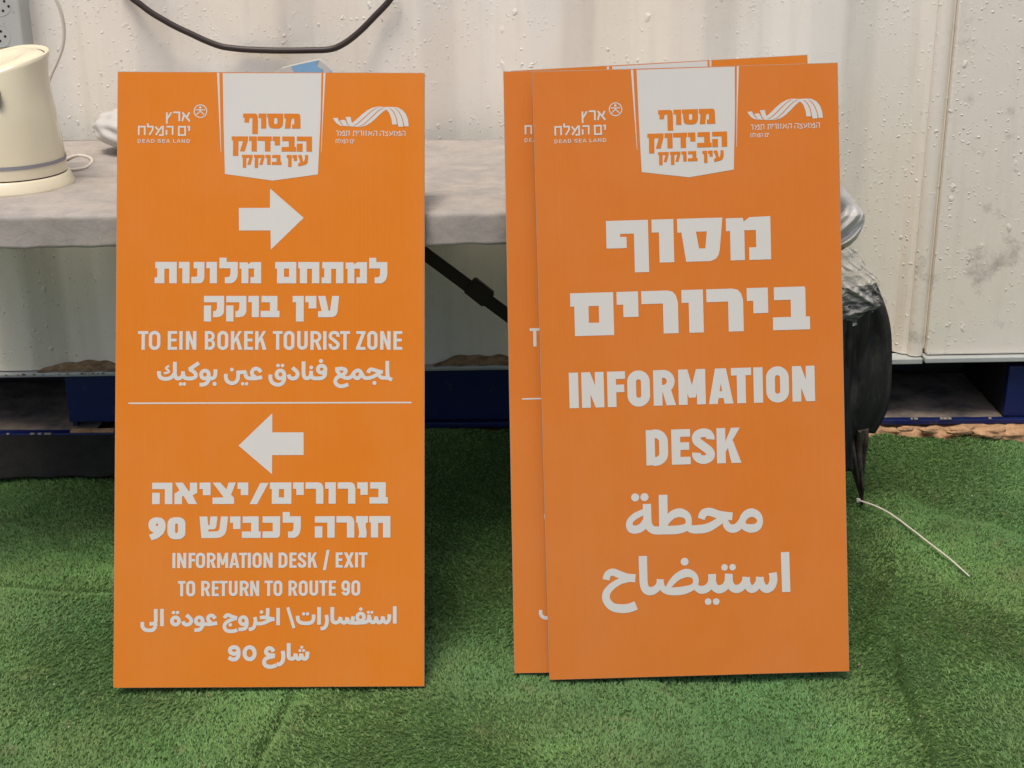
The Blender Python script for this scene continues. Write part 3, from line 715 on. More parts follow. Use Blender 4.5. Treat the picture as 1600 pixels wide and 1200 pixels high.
HEB = {
 'qof': [[[(0,0),(1,0),(1,.72),(.97,.82),(.91,.91),(.8,.97),(.65,1),(.46,1),(.46,.72),(.58,.7),(.64,.62),(.65,.5),(.65,.3),(0,.3)]], [[(0,.45),(.36,.45),(.36,1.2),(0,1.2)]]],
 'vav': [[[(0,0),(1,0),(1,1),(.33,1),(.33,.3),(0,.3)]]],
 'nunf': [[[(0,0),(1,0),(1,1.2),(.3,1.2),(.3,.3),(0,.3)]]],
 'yod': [[[(0,0),(1,0),(1,.59),(.3,.59),(.3,.3),(0,.3)]]],
 'tav': [[[(.03,0),(1,0),(1,1),(.66,1),(.66,.32),(.44,.32),(.44,1),(0,1),(0,.72),(.12,.72),(.12,.3),(.03,.3)]]],
 'het': [[[(0,0),(1,0),(1,1),(.65,1),(.65,.32),(.42,.32),(.42,1),(.08,1),(.08,.3),(0,.3)]]],
 'memf': [[[(0,0),(1,0),(1,1),(.09,1),(.09,.31),(0,.31)], [(.42,.31),(.42,.70),(.66,.70),(.66,.31)]]],
 'mem': [[[(0,.02),(.38,.02),(.40,.11),(.53,.01),(1,0),(1,1),(.51,1),(.51,.71),(.67,.71),(.67,.31),(.41,.31),(.41,1),(.09,1),(.09,.32),(0,.32)]]],
 'lamed': [[[(0,-.2),(.39,-.2),(.39,0),(1,0),(1,.52),(.98,.68),(.92,.82),(.82,.93),(.66,1),(.3,1),(.3,.71),(.48,.71),(.56,.67),(.6,.57),(.6,.3),(0,.3)]]],
 'nun': [[[(.17,0),(1,0),(1,.7),(.97,.83),(.9,.92),(.78,.98),(.62,1),(0,1),(0,.7),(.36,.7),(.44,.66),(.45,.6),(.45,.3),(.17,.3)]]],
 'ayin': [[[(0,0),(.35,0),(.5,.69),(.57,.69),(.67,0),(1,0),(.93,.7),(.9,.83),(.84,.92),(.76,.97),(.62,1),(0,1),(0,.72),(.17,.71)]]],
 'bet': [[[(.04,0),(.87,0),(.89,.04),(.89,.7),(1,.7),(1,1),(0,1),(0,.7),(.49,.7),(.49,.3),(.04,.3)]]],
 'resh': [[[(0,0),(.72,0),(.86,.03),(.95,.12),(1,.28),(1,1),(.59,1),(.59,.3),(0,.3)]]],
 'tsadi': [[[(0,0),(.33,0),(.6,.32),(.69,0),(1,0),(.8,.58),(.93,.71),(.93,1),(0,1),(0,.7),(.48,.69)]]],
 'alef': [[[(.02,0),(.36,0),(.62,.40),(.68,.36),(.68,0),(1,0),(1,.48),(.8,.6),(1,1),(.62,1),(.4,.62),(.33,.64),(.33,1),(0,1),(0,.5),(.22,.37)]]],
 'he': [[[(0,0),(1,0),(1,1),(.63,1),(.63,.3),(0,.3)]], [[(0,.47),(.38,.47),(.38,1),(0,1)]]],
 'shin': [[[(0,0),(.27,0),(.31,.42),(.355,.40),(.38,0),(.63,0),(.585,.48),(.555,.56),(.50,.59),(.31,.60),(.31,.70),(.60,.69),(.67,.65),(.70,.58),(.75,0),(1,0),(.94,.66),(.9,.80),(.83,.90),(.73,.97),(.58,1),(.07,1)]]],
 'kaf': [[[(0,0),(1,0),(1,.78),(.98,.9),(.92,.97),(.8,1),(0,1),(0,.7),(.58,.7),(.58,.3),(0,.3)]]],
 'zayin': [[[(0,0),(1,0),(1,.3),(.83,.32),(.80,.45),(.86,.62),(.9,.78),(.86,1),(.18,1),(.27,.80),(.24,.62),(.15,.45),(.13,.3),(0,.3)]]],
 'samekh': [[[(0,0),(1,0),(.93,.72),(.9,.86),(.84,.95),(.72,1),(.18,1),(.09,.32),(0,.32)], [(.41,.31),(.47,.7),(.61,.7),(.65,.31)]]],
 'pef': [[[(0,0),(1,0),(1,1.21),(.66,1.21),(.66,.31),(.33,.31),(.33,.38),(.48,.38),(.48,.64),(0,.64)]]],
 # the rounder letters of the header
 'pef2': [[[(0,0),(.82,0),(.93,.06),(.98,.2),(1,.5),(1,1.37),(.62,1.37),(.62,.3),(.45,.3),(.42,.38),(.40,.6),(.08,.6),(.10,.3),(0,.28)]]],
 'samekh2': [[[(0,0),(1,0),(1,.55),(.97,.78),(.88,.93),(.72,1),(.38,1),(.2,.95),(.11,.8),(.08,.55),(.07,.26),(0,.24)], [(.46,.29),(.44,.36),(.44,.64),(.48,.70),(.6,.70),(.64,.62),(.64,.35),(.6,.29)]]],
 'mem2': [[[(0,0),(.85,0),(.95,.05),(.98,.2),(1,1),(.48,1),(.48,.72),(.62,.70),(.6,.32),(.50,.32),(.44,.42),(.38,1),(.04,1),(.10,.36),(0,.28)]]],
 'qof2': [[[(0,0),(1,0),(.99,.3),(.80,1),(.50,1),(.68,.36),(.66,.30),(.42,.32),(.41,1.3),(.08,1.3),(.09,.28),(0,.26)]]],
 'dalet': [[[(0,0),(1,0),(1,.28),(.91,.3),(.91,1),(.52,1),(.52,.3),(0,.28)]]],
 'ayin2': [[[(0,0),(.35,0),(.44,.35),(.50,.68),(.60,.62),(.68,.4),(.68,0),(1,0),(1,.45),(.96,.72),(.85,.9),(.6,1.02),(.02,1.14),(.0,.82),(.22,.76),(.1,.3),(0,.24)]]],
}
THIN = {
 'alef': [[(0,0),(1,1)], [(.95,0),(.62,.5)], [(.25,.22),(0,1)]], 'resh': [[(0,0),(1,0),(1,1)]], 'tsadif': [[(.05,0),(.05,1.28)], [(1,0),(.1,.75)]],
 'yod': [[(0,0),(1,0),(1,.5)]], 'memf': [[(.0,0),(1,0),(1,1),(.12,1),(.12,0)]], 'he': [[(0,0),(1,0),(1,1)], [(.02,.38),(.02,1)]],
 'mem': [[(0,0),(.45,.48),(.85,0),(1,0),(1,1),(.5,1)], [(.5,.42),(.05,1)]], 'lamed': [[(0,-.38),(0,0),(1,0),(1,.35),(.3,1)]], 'het': [[(0,1),(0,0),(1,0),(1,1)]],
 'tav': [[(.1,0),(1,0),(1,1)], [(.25,0),(.25,1),(0,1)]], 'vav': [[(.0,0),(.6,0),(.6,1)]], 'zayin': [[(0,0),(1,0)], [(.5,0),(.5,1)]], 'ayin': [[(0,0),(.5,.85)], [(1,0),(.9,.6),(0,1)]],
 'tsadi': [[(0,0),(.9,.75),(.9,1),(0,1)], [(.95,0),(.55,.45)]],
}
class Art:
    """collects flat shapes of one printed piece; every shape sits a hair above the one before"""
    def __init__(s): s.v = []; s.f = []; s.k = 0; s.starts = []
    def lift(s): s.k += 1; s.starts.append(len(s.v)); return (s.k % 14) * .000022
    def poly(s, loops):
        z = s.lift(); flat_ = [Vector((x, y, 0)) for L in loops for x, y in L]; b0 = len(s.v)
        s.v += [(p.x, p.y, z) for p in flat_]
        for t_ in tessellate_polygon([[Vector((x, y, 0)) for x, y in L] for L in loops]):
            a_, b_, c_ = [flat_[i] for i in t_]
            if (b_-a_).cross(c_-a_).z > 0: t_ = (t_[0], t_[2], t_[1])
            if abs((b_-a_).cross(c_-a_).z) > 1e-9: s.f.append(tuple(b0+i for i in t_))
    def stroke(s, P, wd, smooth=0, closed=False):
        P = [(p[0], p[1], (p[2] if len(p) > 2 else wd)) for p in P]
        if smooth: P = [tuple(p) for p in catmull(P, smooth, closed)]
        N_ = len(P); z = s.lift(); b0 = len(s.v); L = []; 
        for i in range(N_):
            p = np.array(P[i][:2])
            a_ = np.array(P[(i-1) % N_][:2]) if (i > 0 or closed) else None; c_ = np.array(P[(i+1) % N_][:2]) if (i < N_-1 or closed) else None
            d1 = (p-a_)/max(1e-9, np.hypot(*(p-a_))) if a_ is not None else None; d2 = (c_-p)/max(1e-9, np.hypot(*(c_-p))) if c_ is not None else None
            if d1 is None: d1 = d2
            if d2 is None: d2 = d1
            n1 = np.array([-d1[1], d1[0]]); n2 = np.array([-d2[1], d2[0]]); m_ = n1+n2; q = np.hypot(*m_)
            m_ = n1 if q < .2 else m_/q; k = 1/max(.45, float(m_@n1)); hw = P[i][2]/2*k
            L.append((p+m_*hw, p-m_*hw))
        for q_, (a_, b_) in enumerate(L): s.v += [(a_[0], a_[1], z+q_*3e-7), (b_[0], b_[1], z+q_*3e-7)]
        for i in range(N_ if closed else N_-1):
            j = (i+1) % N_; q = [b0+2*i, b0+2*i+1, b0+2*j+1, b0+2*j]
            pv = [Vector(s.v[k_]) for k_ in q]; ar = sum(((pv[k_]).cross(pv[(k_+1) % 4])).z for k_ in range(4))
            s.f.append(tuple(q if ar < 0 else q[::-1]))
    def disc(s, c, r, n=20): s.poly([[(c[0]+r*math.cos(2*math.pi*k/n), c[1]+r*math.sin(2*math.pi*k/n)) for k in range(n)]])
    # --- letters
    def heb(s, name, x0, x1, y0, y1):
        for loops in HEB[name]: s.poly([[(x0+(x1-x0)*x, y0+(y1-y0)*y) for x, y in L] for L in loops])
    def thin(s, name, x0, x1, y0, y1, wd):
        for L in THIN[name]: s.stroke([(x0+(x1-x0)*x, y0+(y1-y0)*y) for x, y in L], wd)
    def lat(s, ch, x0, x1, y0, y1, t):
        a, b_, c, d = x0+t/2, x1-t/2, y0+t/2, y1-t/2; cy = (y0+y1)/2; cxx = (x0+x1)/2; h = y1-y0; w_ = x1-x0
        def rnd(x0_, x1_, y0_, y1_, r, parts='tl tr br bl', n=6):
            o_ = []
            for key, (ox, oy, s0) in {'tr': (x1_-r, y0_+r, -90), 'br': (x1_-r, y1_-r, 0), 'bl': (x0_+r, y1_-r, 90), 'tl': (x0_+r, y0_+r, 180)}.items():
                if key in parts.split(): o_ += [(ox+r*math.cos(R(s0+90*k/n)), oy+r*math.sin(R(s0+90*k/n))) for k in range(n+1)]
                else: o_ += [{'tr': (x1_, y0_), 'br': (x1_, y1_), 'bl': (x0_, y1_), 'tl': (x0_, y0_)}[key]]
            return o_
        V = lambda x: s.stroke([(x, y0), (x, y1)], t)
        H = lambda y, p=None, q=None: s.stroke([(p if p is not None else x0+t*.9, y), (q if q is not None else x1, y)], t*.86)
        if ch == 'I': s.stroke([(cxx, y0), (cxx, y1)], w_)
        elif ch == 'T': H(c-.07*t, x0); V(cxx)
        elif ch in 'EFL':
            V(a)
            if ch != 'L': H(y0+t*.43); H(cy-.02*h, None, x1-w_*.06)
            if ch != 'F': H(y1-t*.43)
        elif ch in 'O0': s.stroke(rnd(a, b_, c-.01*h, d+.01*h, min(w_-t, h-t)/2*.98), t, 0, True)
        elif ch == 'U': s.stroke([(a, y0)] + rnd(a, b_, c, d+.01*h, (w_-t)/2*.98, 'bl br')[1:][::1][::-1][0:0] + [(a, d-(w_-t)/2)] + [(cxx-(w_-t)/2*math.cos(R(q)), d-(w_-t)/2+(w_-t)/2*math.sin(R(q))) for q in range(15, 180, 15)] + [(b_, d-(w_-t)/2), (b_, y0)], t)
        elif ch == 'D': V(a); r = (w_-t)*.62; s.stroke([(a+t*.3, y0+t*.43), (b_-r, y0+t*.43)] + [(b_-r+r*math.sin(R(q)), y0+t*.43+r-r*math.cos(R(q))) for q in range(15, 91, 15)] + [(b_-r+r*math.cos(R(q)), y1-t*.43-r+r*math.sin(R(q))) for q in range(0, 91, 15)] + [(a+t*.3, y1-t*.43)], t)
        elif ch in 'BR':
            V(a); ym = y0+h*(.49 if ch == 'B' else .53)
            def bowl(p, q, xr):
                r = min((q-p)/2, xr-a-t*.3)*.98
                s.stroke([(a+t*.3, p), (xr-r, p)]+[(xr-r+r*math.sin(R(z_)), p+r-r*math.cos(R(z_))) for z_ in range(15, 91, 15)]+[(xr-r+r*math.cos(R(z_)), q-r+r*math.sin(R(z_))) for z_ in range(0, 91, 15)]+[(a+t*.3, q)], t*.9)
            bowl(y0+t*.43, ym, b_ - (.03*w_ if ch == 'B' else 0))
            if ch == 'B': bowl(ym, y1-t*.43, b_)
            else: s.poly([[(cxx-.12*w_, ym), (cxx-.12*w_+t*1.02, ym), (x1+.02*w_, y1), (x1-t*1.02+.0*w_, y1)]])
        elif ch == 'N': V(a); V(b_); s.poly([[(x0+t*.1, y0), (x0+t*1.0, y0), (x1-t*.1, y1), (x1-t*1.0, y1)]])
        elif ch == 'M':
            V(a); V(b_); yb = y0+h*.80
            s.poly([[(x0+t*.15, y0), (x0+t*1.05, y0), (cxx+t*.38, yb), (cxx-t*.38, yb)]]); s.poly([[(x1-t*1.05, y0), (x1-t*.15, y0), (cxx+t*.38, yb), (cxx-t*.38, yb)]])
        elif ch == 'A':
            s.poly([[(cxx-t*.62, y0), (cxx+t*.3, y0), (x0+t*1.0, y1), (x0, y1)]]); s.poly([[(cxx-t*.3, y0), (cxx+t*.62, y0), (x1, y1), (x1-t*1.0, y1)]])
            s.stroke([(x0+w_*.25, y0+h*.74), (x1-w_*.25, y0+h*.74)], t*.8)
        elif ch == 'K':
            V(a); s.poly([[(x1-t*1.05, y0), (x1-.02*w_, y0), (x0+t*1.0, y0+h*.68), (x0+t*.9, y0+h*.44)]]); s.poly([[(x0+w_*.42, y0+h*.42), (x0+w_*.68, y0+h*.36), (x1+.02*w_, y1), (x1-t*1.08, y1)]])
        elif ch == 'X':
            s.poly([[(x0, y0), (x0+t*1.1, y0), (x1, y1), (x1-t*1.1, y1)]]); s.poly([[(x1-t*1.1, y0), (x1, y0), (x0+t*1.1, y1), (x0, y1)]])
        elif ch == 'Z': H(y0+t*.43, x0+.03*w_); H(y1-t*.43, x0); s.poly([[(x1-t*1.1, y0+t*.5), (x1, y0+t*.5), (x0+t*1.1, y1-t*.5), (x0, y1-t*.5)]])
        elif ch == '/': s.poly([[(x1-t, y0-h*.17), (x1, y0-h*.17), (x0+t, y1+h*.17), (x0, y1+h*.17)]])
        elif ch == 'S':
            g = h/2-t/2
            s.stroke([(b_, y0+h*.31), (b_, y0+h*.24), (b_-w_*.10, c+.02*h), (cxx, c-.01*h), (a+w_*.10, c+.03*h), (a, y0+h*.24), (a+w_*.04, y0+h*.36), (cxx-w_*.08, y0+h*.46), (cxx+w_*.10, y0+h*.55), (b_-w_*.03, y0+h*.66), (b_, y0+h*.77), (b_-w_*.10, d-.03*h), (cxx, d+.01*h), (a+w_*.10, d-.03*h), (a, y0+h*.76), (a, y0+h*.68)], t*.97, 4)
        elif ch == '9':
            r = (w_-t)/2; s.stroke(rnd(a, b_, c, y0+h*.60, r*.98), t, 0, True)
            s.stroke([(b_, y0+h*.3), (b_, d-r)]+[(cxx+r*math.cos(R(q)), d-r+r*math.sin(R(q))) for q in range(15, 180, 15)]+[(a, y0+h*.74)], t)
    def words(s, gap):
        rg = [(a_, b_) for a_, b_ in zip(s.starts, s.starts[1:]+[len(s.v)])]
        it = sorted((min(p[0] for p in s.v[a_:b_]), max(p[0] for p in s.v[a_:b_]), a_, b_) for a_, b_ in rg); out = []; right = -1e9
        for x0, x1, a_, b_ in it:
            if x0 - right > gap: out.append(set())
            out[-1].update(range(a_, b_)); right = max(right, x1)
        res = []
        for st in out:
            A = Art(); idx = sorted(st); mp_ = {o_: n_ for n_, o_ in enumerate(idx)}
            A.v = [s.v[i] for i in idx]; A.f = [tuple(mp_[i] for i in f_) for f_ in s.f if f_[0] in st]; res.append(A)
        return res
    def build(s, name, mat, par, sz, off):
        W, Hh = sz
        vs = [(x/500*W, -off-z, (1-y/1000)*Hh) for x, y, z in s.v]
        me = bpy.data.meshes.new(name); me.from_pydata(vs, [], s.f); me.update()
        return link(name, me, mat, par)

def hline(H, crop, text, kind, yl, yr, t=None, extra=None):
    """letters of one line; crop=(x0,y0,scale); yl/yr=(x,top,bottom) at the two ends, all in crop units"""
    A = Art(); ox, oy, sc = crop
    X = lambda x: ox+x/sc
    Yy = lambda y: oy+y/sc
    def tb(x):
        k = (x-yl[0])/(yr[0]-yl[0]); return yl[1]+(yr[1]-yl[1])*k, yl[2]+(yr[2]-yl[2])*k
    vt = []; vb = []
    for q in (yl, yr): vt.append(H(X(q[0]), Yy(q[1]))[1]); vb.append(H(X(q[0]), Yy(q[2]))[1])
    v0, v1 = sum(vt)/2, sum(vb)/2
    for ch, a_, b_ in text:
        tt, bb = tb((a_+b_)/2); ym = Yy((tt+bb)/2)
        u0, u1 = H(X(a_), ym)[0], H(X(b_), ym)[0]
        if kind == 'heb': A.heb(ch, u0, u1, v0, v1)
        elif kind == 'thin': A.thin(ch, u0, u1, v0, v1, t*KW/sc)
        else: A.lat(ch, u0, u1, v0, v1, t*KW/sc)
    return A
def trace(H, crop, strokes=(), dots=(), polys=(), wd=80, A=None):
    A = A or Art(); ox, oy, sc = crop
    T = lambda p: H(ox+p[0]/sc, oy+p[1]/sc)
    for s_ in strokes:
        mode = 0; closed = False
        if s_[0] == 'line': s_ = s_[1:]; mode = 0
        elif s_[0] == 'loop': s_ = s_[1:]; mode = 6; closed = True
        elif s_[0] == 'ell':
            _, cx_, cy_, rx, ry = s_[:5]; w2 = s_[5] if len(s_) > 5 else wd
            s_ = [(cx_+rx*math.cos(2*math.pi*k/28), cy_+ry*math.sin(2*math.pi*k/28), w2) for k in range(28)]; closed = True
        else: mode = 6
        P = [T(p)+((p[2] if len(p) > 2 else wd)*KW/sc,) for p in s_]
        A.stroke(P, 1, mode, closed)
    for x, y, r in dots: A.disc(T((x, y)), r*KW/sc)
    for loops in polys: A.poly([[T(p) for p in L] for L in loops])
    return A

def header():
    out = []
    LC = (180, 100, 6.316)
    # banner and stripes: white
    A = trace(HL, (0, 0, 1), polys=[[[(348, 117.0), (502, 117.5), (500.5, 190), (496.5, 275), (426, 284.5), (351.5, 274), (349.5, 200)]]])
    out.append(('header_banner', 'white', A))
    A = trace(HL, (0, 0, 1), polys=[[[(339.2, 116.5), (342.8, 116.5), (345.6, 240), (345.0, 240)]], [[(505.2, 117), (508.4, 117), (503.8, 200), (502.2, 240), (501.6, 240), (503.0, 190)]]])
    out.append(('banner_stripe', 'white', A))
    C5 = (340, 150, 8.571)
    A = hline(HL, C5, [('pef2', 342, 540), ('vav', 548, 652), ('samekh2', 660, 878), ('mem2', 890, 1110)], 'heb', (340, 258, 457), (1110, 258, 457))
    B_ = hline(HL, C5, [('qof2', 188, 408), ('vav', 420, 526), ('dalet', 534, 725), ('yod', 735, 835), ('bet', 856, 1052), ('he', 1060, 1262)], 'heb', (188, 560, 762), (1262, 566, 764))
    Cc = hline(HL, C5, [('qof2', 325, 470), ('qof2', 485, 628), ('vav', 640, 710), ('bet', 725, 856), ('nunf', 924, 990), ('yod', 1000, 1062), ('ayin2', 1078, 1210)], 'heb', (325, 808, 942), (1210, 810, 942))
    for Q in (A, B_, Cc): out.append(('banner_lettering', 'orange_ink', Q))
    # land logo: man in a circle, two Hebrew lines and a Latin line
    L = (205, 155, 12.31)
    A = trace(HL, L, strokes=[('ell', 1333, 260, 121, 121, 19), ('line', (1240, 235), (1420, 235)), ('line', (1330, 228), (1330, 262)), ('line', (1258, 328), (1330, 258), (1402, 328))], dots=[(1330, 190, 25)], wd=21)
    out.append(('circle_emblem', 'white', A))
    A = hline(HL, L, [('tsadif', 684, 775), ('resh', 812, 928), ('alef', 985, 1130)], 'thin', (684, 282, 452), (1130, 282, 452), 33)
    B_ = hline(HL, L, [('het', 150, 264), ('lamed', 324, 418), ('mem', 470, 614), ('he', 680, 800), ('memf', 902, 1040), ('yod', 1082, 1118)], 'thin', (150, 556, 716), (1118, 556, 716), 32)
    Cc = hline(HL, L, [('D', 130, 192), ('E', 220, 272), ('A', 292, 370), ('D', 390, 455), ('S', 516, 578), ('E', 603, 657), ('A', 675, 748), ('L', 812, 864), ('A', 880, 952), ('N', 974, 1036), ('D', 1066, 1134)], 'lat', (130, 795, 864), (1134, 795, 864), 13)
    for Q in (A, B_, Cc): out.append(('logo_lettering', 'white', Q))
    # council logo
    Mc = (515, 150, 12.31)
    shape = [(440,545),(520,480),(620,388),(720,312),(820,262),(920,240),(1050,250),(1200,248),(1300,256),(1400,312),(1465,395),(1502,500),(1515,620),(1432,620),(1425,560),(1410,628),(1318,628),(1308,585),(1200,585),(1185,480),(1150,380),(1110,320),(1075,300),(1000,355),(900,450),(800,540),(700,600),(600,628),(450,622),(200,605),(130,560),(90,510),(62,458),(160,455),(190,505),(212,498),(290,494),(318,540),(305,440),(400,436),(415,520),(428,548)]
    A = trace(HL, Mc, polys=[[shape]]); out.append(('wave_emblem', 'white', A))
    A = trace(HL, Mc, strokes=[[(1300,600,17),(1285,500,16),(1255,400,15),(1205,320,12),(1150,272,5)], [(1421,640,15),(1405,520,15),(1370,420,14),(1310,320,11),(1245,272,5)],
        [(455,602,6),(520,572,11),(620,490,13),(740,380,12),(840,298,9),(935,254,4)], [(560,614,6),(640,585,11),(740,500,13),(860,385,13),(950,305,10),(1048,258,4)],
        [(160,452,16),(185,505,16),(222,560,14),(250,592,5)], [(306,470,18),(318,520,18),(345,575,13),(378,604,5)]]); out.append(('wave_groove', 'orange_ink', A))
    A = hline(HL, Mc, [('resh', 120, 160), ('mem', 190, 278), ('tav', 302, 374), ('tav', 440, 510), ('yod', 528, 546), ('resh', 566, 612), ('vav', 634, 662), ('zayin', 686, 712), ('alef', 742, 818), ('he', 842, 904), ('he', 968, 1034), ('tsadi', 1058, 1118), ('ayin', 1144, 1204), ('vav', 1224, 1252), ('mem', 1270, 1350), ('he', 1382, 1444)], 'thin', (120, 712, 800), (1444, 712, 800), 14)
    B_ = hline(HL, Mc, [('het', 118, 158), ('lamed', 176, 206), ('mem', 226, 286), ('he', 304, 346), ('memf', 392, 438), ('yod', 452, 464)], 'thin', (118, 874, 938), (464, 874, 938), 11)
    for Q in (A, B_): out.append(('logo_lettering', 'white', Q))
    return out

def left_art():
    out = header()
    a_ = trace(HL, (360, 285, 10.44), polys=[[[(138, 438), (645, 438), (648, 125), (1195, 602), (660, 1118), (655, 805), (142, 805)]]]); out.append(('arrow', 'white', a_))
    a_ = trace(HL, (360, 640, 10.91), polys=[[[(142, 632), (716, 82), (716, 408), (1250, 408), (1250, 795), (714, 795), (712, 1122)]]]); out.append(('arrow', 'white', a_))
    out.append(('divider_line', 'white', trace(HL, (0, 0, 1), strokes=[('line', (201, 631.3), (643, 631.3))], wd=2.3)))
    C3 = (180, 390, 5.216); o4 = (420-180)*5.216
    f4 = lambda L: [(c, a+o4, b+o4) for c, a, b in L]
    out.append(('lettering', 'white', hline(HL, C3, [('tav', 323, 503), ('vav', 520, 607), ('nun', 622, 728), ('vav', 744, 830), ('lamed', 850, 1000), ('mem', 1014, 1190)] + f4([('memf', 52, 224), ('het', 240, 412), ('tav', 431, 608), ('mem', 626, 800), ('lamed', 818, 966)]), 'heb', (325, 110, 283), (o4+965, 113, 287))))
    out.append(('lettering', 'white', hline(HL, C3, [('qof', 724, 888), ('qof', 906, 1070), ('vav', 1086, 1172), ('bet', 1187, o4+88)] + f4([('nunf', 195, 285), ('yod', 298, 388), ('ayin', 402, 573)]), 'heb', (724, 387, 560), (o4+572, 388, 562))))
    out.append(('lettering', 'white', hline(HL, C3, [('T', 188, 272), ('O', 276, 370), ('E', 430, 506), ('I', 524, 551), ('N', 578, 663), ('B', 732, 816), ('O', 834, 923), ('K', 944, 1035), ('E', 1052, 1124), ('K', 1142, 1233)] +
        f4([('T', 34, 113), ('O', 122, 210), ('U', 232, 318), ('R', 340, 430), ('I', 444, 471), ('S', 488, 578), ('T', 582, 662), ('Z', 711, 788), ('O', 803, 887), ('N', 908, 993), ('E', 1016, 1088)]), 'lat', (188, 674, 826), (o4+1088, 674, 826), 27)))
    # Arabic line under the English one
    A = Art()
    trace(HL, (240, 555, 13.333), [[(118,350),(118,420),(145,480),(220,510),(320,503),(390,465),(440,400)], [(447,158),(447,300),(449,420),(480,495),(530,502),(590,470),(613,420),(615,353)],
        [(328,236,44),(262,286,44),(300,325,46),(325,362,46),(290,384,46),(216,392,46)], [(617,400),(640,475),(700,503),(800,502),(865,478),(883,430),(850,375),(745,305)], ('line', (742,318),(948,182)),
        ('ell', 1074, 425, 80, 82), [(1152,450),(1150,530),(1110,600),(1040,632),(960,634)], [(1150,490),(1220,505),(1275,470),(1292,400),(1292,315)]], [(567,620,38),(643,620,38),(1275,618,43)], wd=80, A=A)
    trace(HL, (340, 555, 13.333), [[(176,410),(178,500),(215,570),(290,606),(370,590),(420,530),(432,440),(430,355)], ('line', (392,384),(600,372)), [(575,360),(583,430),(620,490),(700,506),(800,504),(930,480)],
        [(905,378),(865,325),(800,302),(740,330),(716,390),(735,440),(790,480)]], [(300,322,39),(525,618,35),(605,618,35)], wd=78, A=A)
    trace(HL, (410, 555, 13.333), [[(170,428),(172,520),(215,600),(310,640),(400,620),(450,550),(460,440)], ('ell', 378, 427, 80, 82), [(625,285),(715,365),(737,430),(700,495),(630,512),(570,485),(548,428)],
        [(860,155),(860,300),(862,420),(885,490),(930,508),(985,485),(1015,430),(1018,350)], [(1018,430),(1050,498),(1140,510),(1240,500),(1300,450),(1313,340)], ('ell', 1236, 320, 78, 72)], [(328,240,38),(422,240,38),(1022,283,41),(1222,150,43)], wd=80, A=A)
    trace(HL, (510, 555, 13.333), [[(215,312),(245,385),(320,460),(400,500),(470,505)], ('line', (188,318),(320,306),(385,322)), [(375,312),(405,350),(385,400),(320,450),(230,490),(186,560),(205,625),(270,668),(350,672),(458,635)],
        [(400,500),(470,502),(530,465),(580,390),(650,345),(710,370),(750,440),(800,500),(880,504),(970,480),(1080,420),(1130,375)], [(560,430),(600,492),(650,510),(700,475),(728,410)],
        [(872,400),(895,345),(940,325),(1020,345),(1100,372),(1178,382)], [(1085,400),(1110,465),(1160,500),(1250,502),(1310,515),(1368,548)], [(1270,150),(1273,380),(1285,500)]], [(1003,608,42)], wd=78, A=A)
    out.append(('lettering', 'white', A))
    C6 = (180, 740, 6.0); o6 = 240*6.0
    f6 = lambda L: [(c, a+o6, b+o6) for c, a, b in L]
    out.append(('lettering', 'white', hline(HL, C6, [('he', 348, 537), ('alef', 558, 770), ('yod', 792, 896), ('tsadi', 914, 1132), ('yod', 1149, 1249)] + f6([('memf', 12, 214), ('yod', 230, 330), ('resh', 346, 514), ('vav', 530, 630), ('resh', 648, 814), ('yod', 832, 930), ('bet', 946, 1118)]), 'heb', (348, 98, 300), (o6+1118, 90, 290))))
    A = trace(HL, C6, polys=[[[(1362, 98), (1440, 98), (1332, 297), (1262, 297)]]]); out.append(('lettering', 'white', A))
    A = hline(HL, C6, [('shin', 792, 1060), ('yod', 1078, 1176), ('bet', 1190, 1366), ('kaf', 1384, o6+108)] + f6([('lamed', 132, 302), ('he', 434, 620), ('resh', 636, 804), ('zayin', 820, 932), ('het', 944, 1143)]), 'heb', (792, 417, 620), (o6+1143, 407, 608))
    D9 = (220, 740, 7.273)
    hole = [(187+14*math.cos(2*math.pi*k/10), 592+14*math.sin(2*math.pi*k/10)) for k in range(10)]
    trace(HL, D9, polys=[[[(88,595),(93,560),(108,535),(140,513),(187,506),(232,513),(262,532),(280,562),(286,600),(282,645),(262,690),(220,730),(175,754),(125,768),(95,708),(150,683),(118,665),(98,638)], hole],
        [[(305,585),(312,550),(335,522),(370,508),(408,505),(446,508),(482,522),(504,550),(510,585),(510,680),(504,712),(482,740),(446,756),(408,760),(370,756),(335,740),(312,712),(305,680)], [(392,592),(392,672),(400,684),(408,687),(417,684),(425,672),(425,592),(417,580),(408,577),(400,580)]]], A=A)
    out.append(('lettering', 'white', A))
    out.append(('lettering', 'white', hline(HL, C6, [('I', 538, 566), ('N', 583, 668), ('F', 690, 754), ('O', 758, 845), ('R', 862, 945), ('M', 958, 1062), ('A', 1072, 1166), ('T', 1164, 1240), ('I', 1246, 1274), ('O', 1290, 1376), ('N', 1393, 1478)] +
        f6([('D', 94, 178), ('E', 196, 263), ('S', 274, 354), ('K', 370, 456), ('/', 510, 572), ('E', 630, 695), ('X', 708, 800), ('I', 812, 839), ('T', 846, 928)]), 'lat', (538, 760, 903), (o6+928, 746, 888), 27)))
    out.append(('lettering', 'white', hline(HL, C6, [('T', 590, 660), ('O', 668, 752), ('R', 808, 892), ('E', 908, 974), ('T', 978, 1056), ('U', 1068, 1150), ('R', 1170, 1256), ('N', 1268, 1352), ('T', 1403, 1480), ('O', o6+47, o6+130)] +
        f6([('R', 188, 270), ('O', 284, 368), ('U', 384, 466), ('T', 478, 552), ('E', 566, 632), ('9', 684, 764), ('0', 778, 860)]), 'lat', (590, 1025, 1167), (o6+860, 1008, 1152), 27)))
    A = Art()
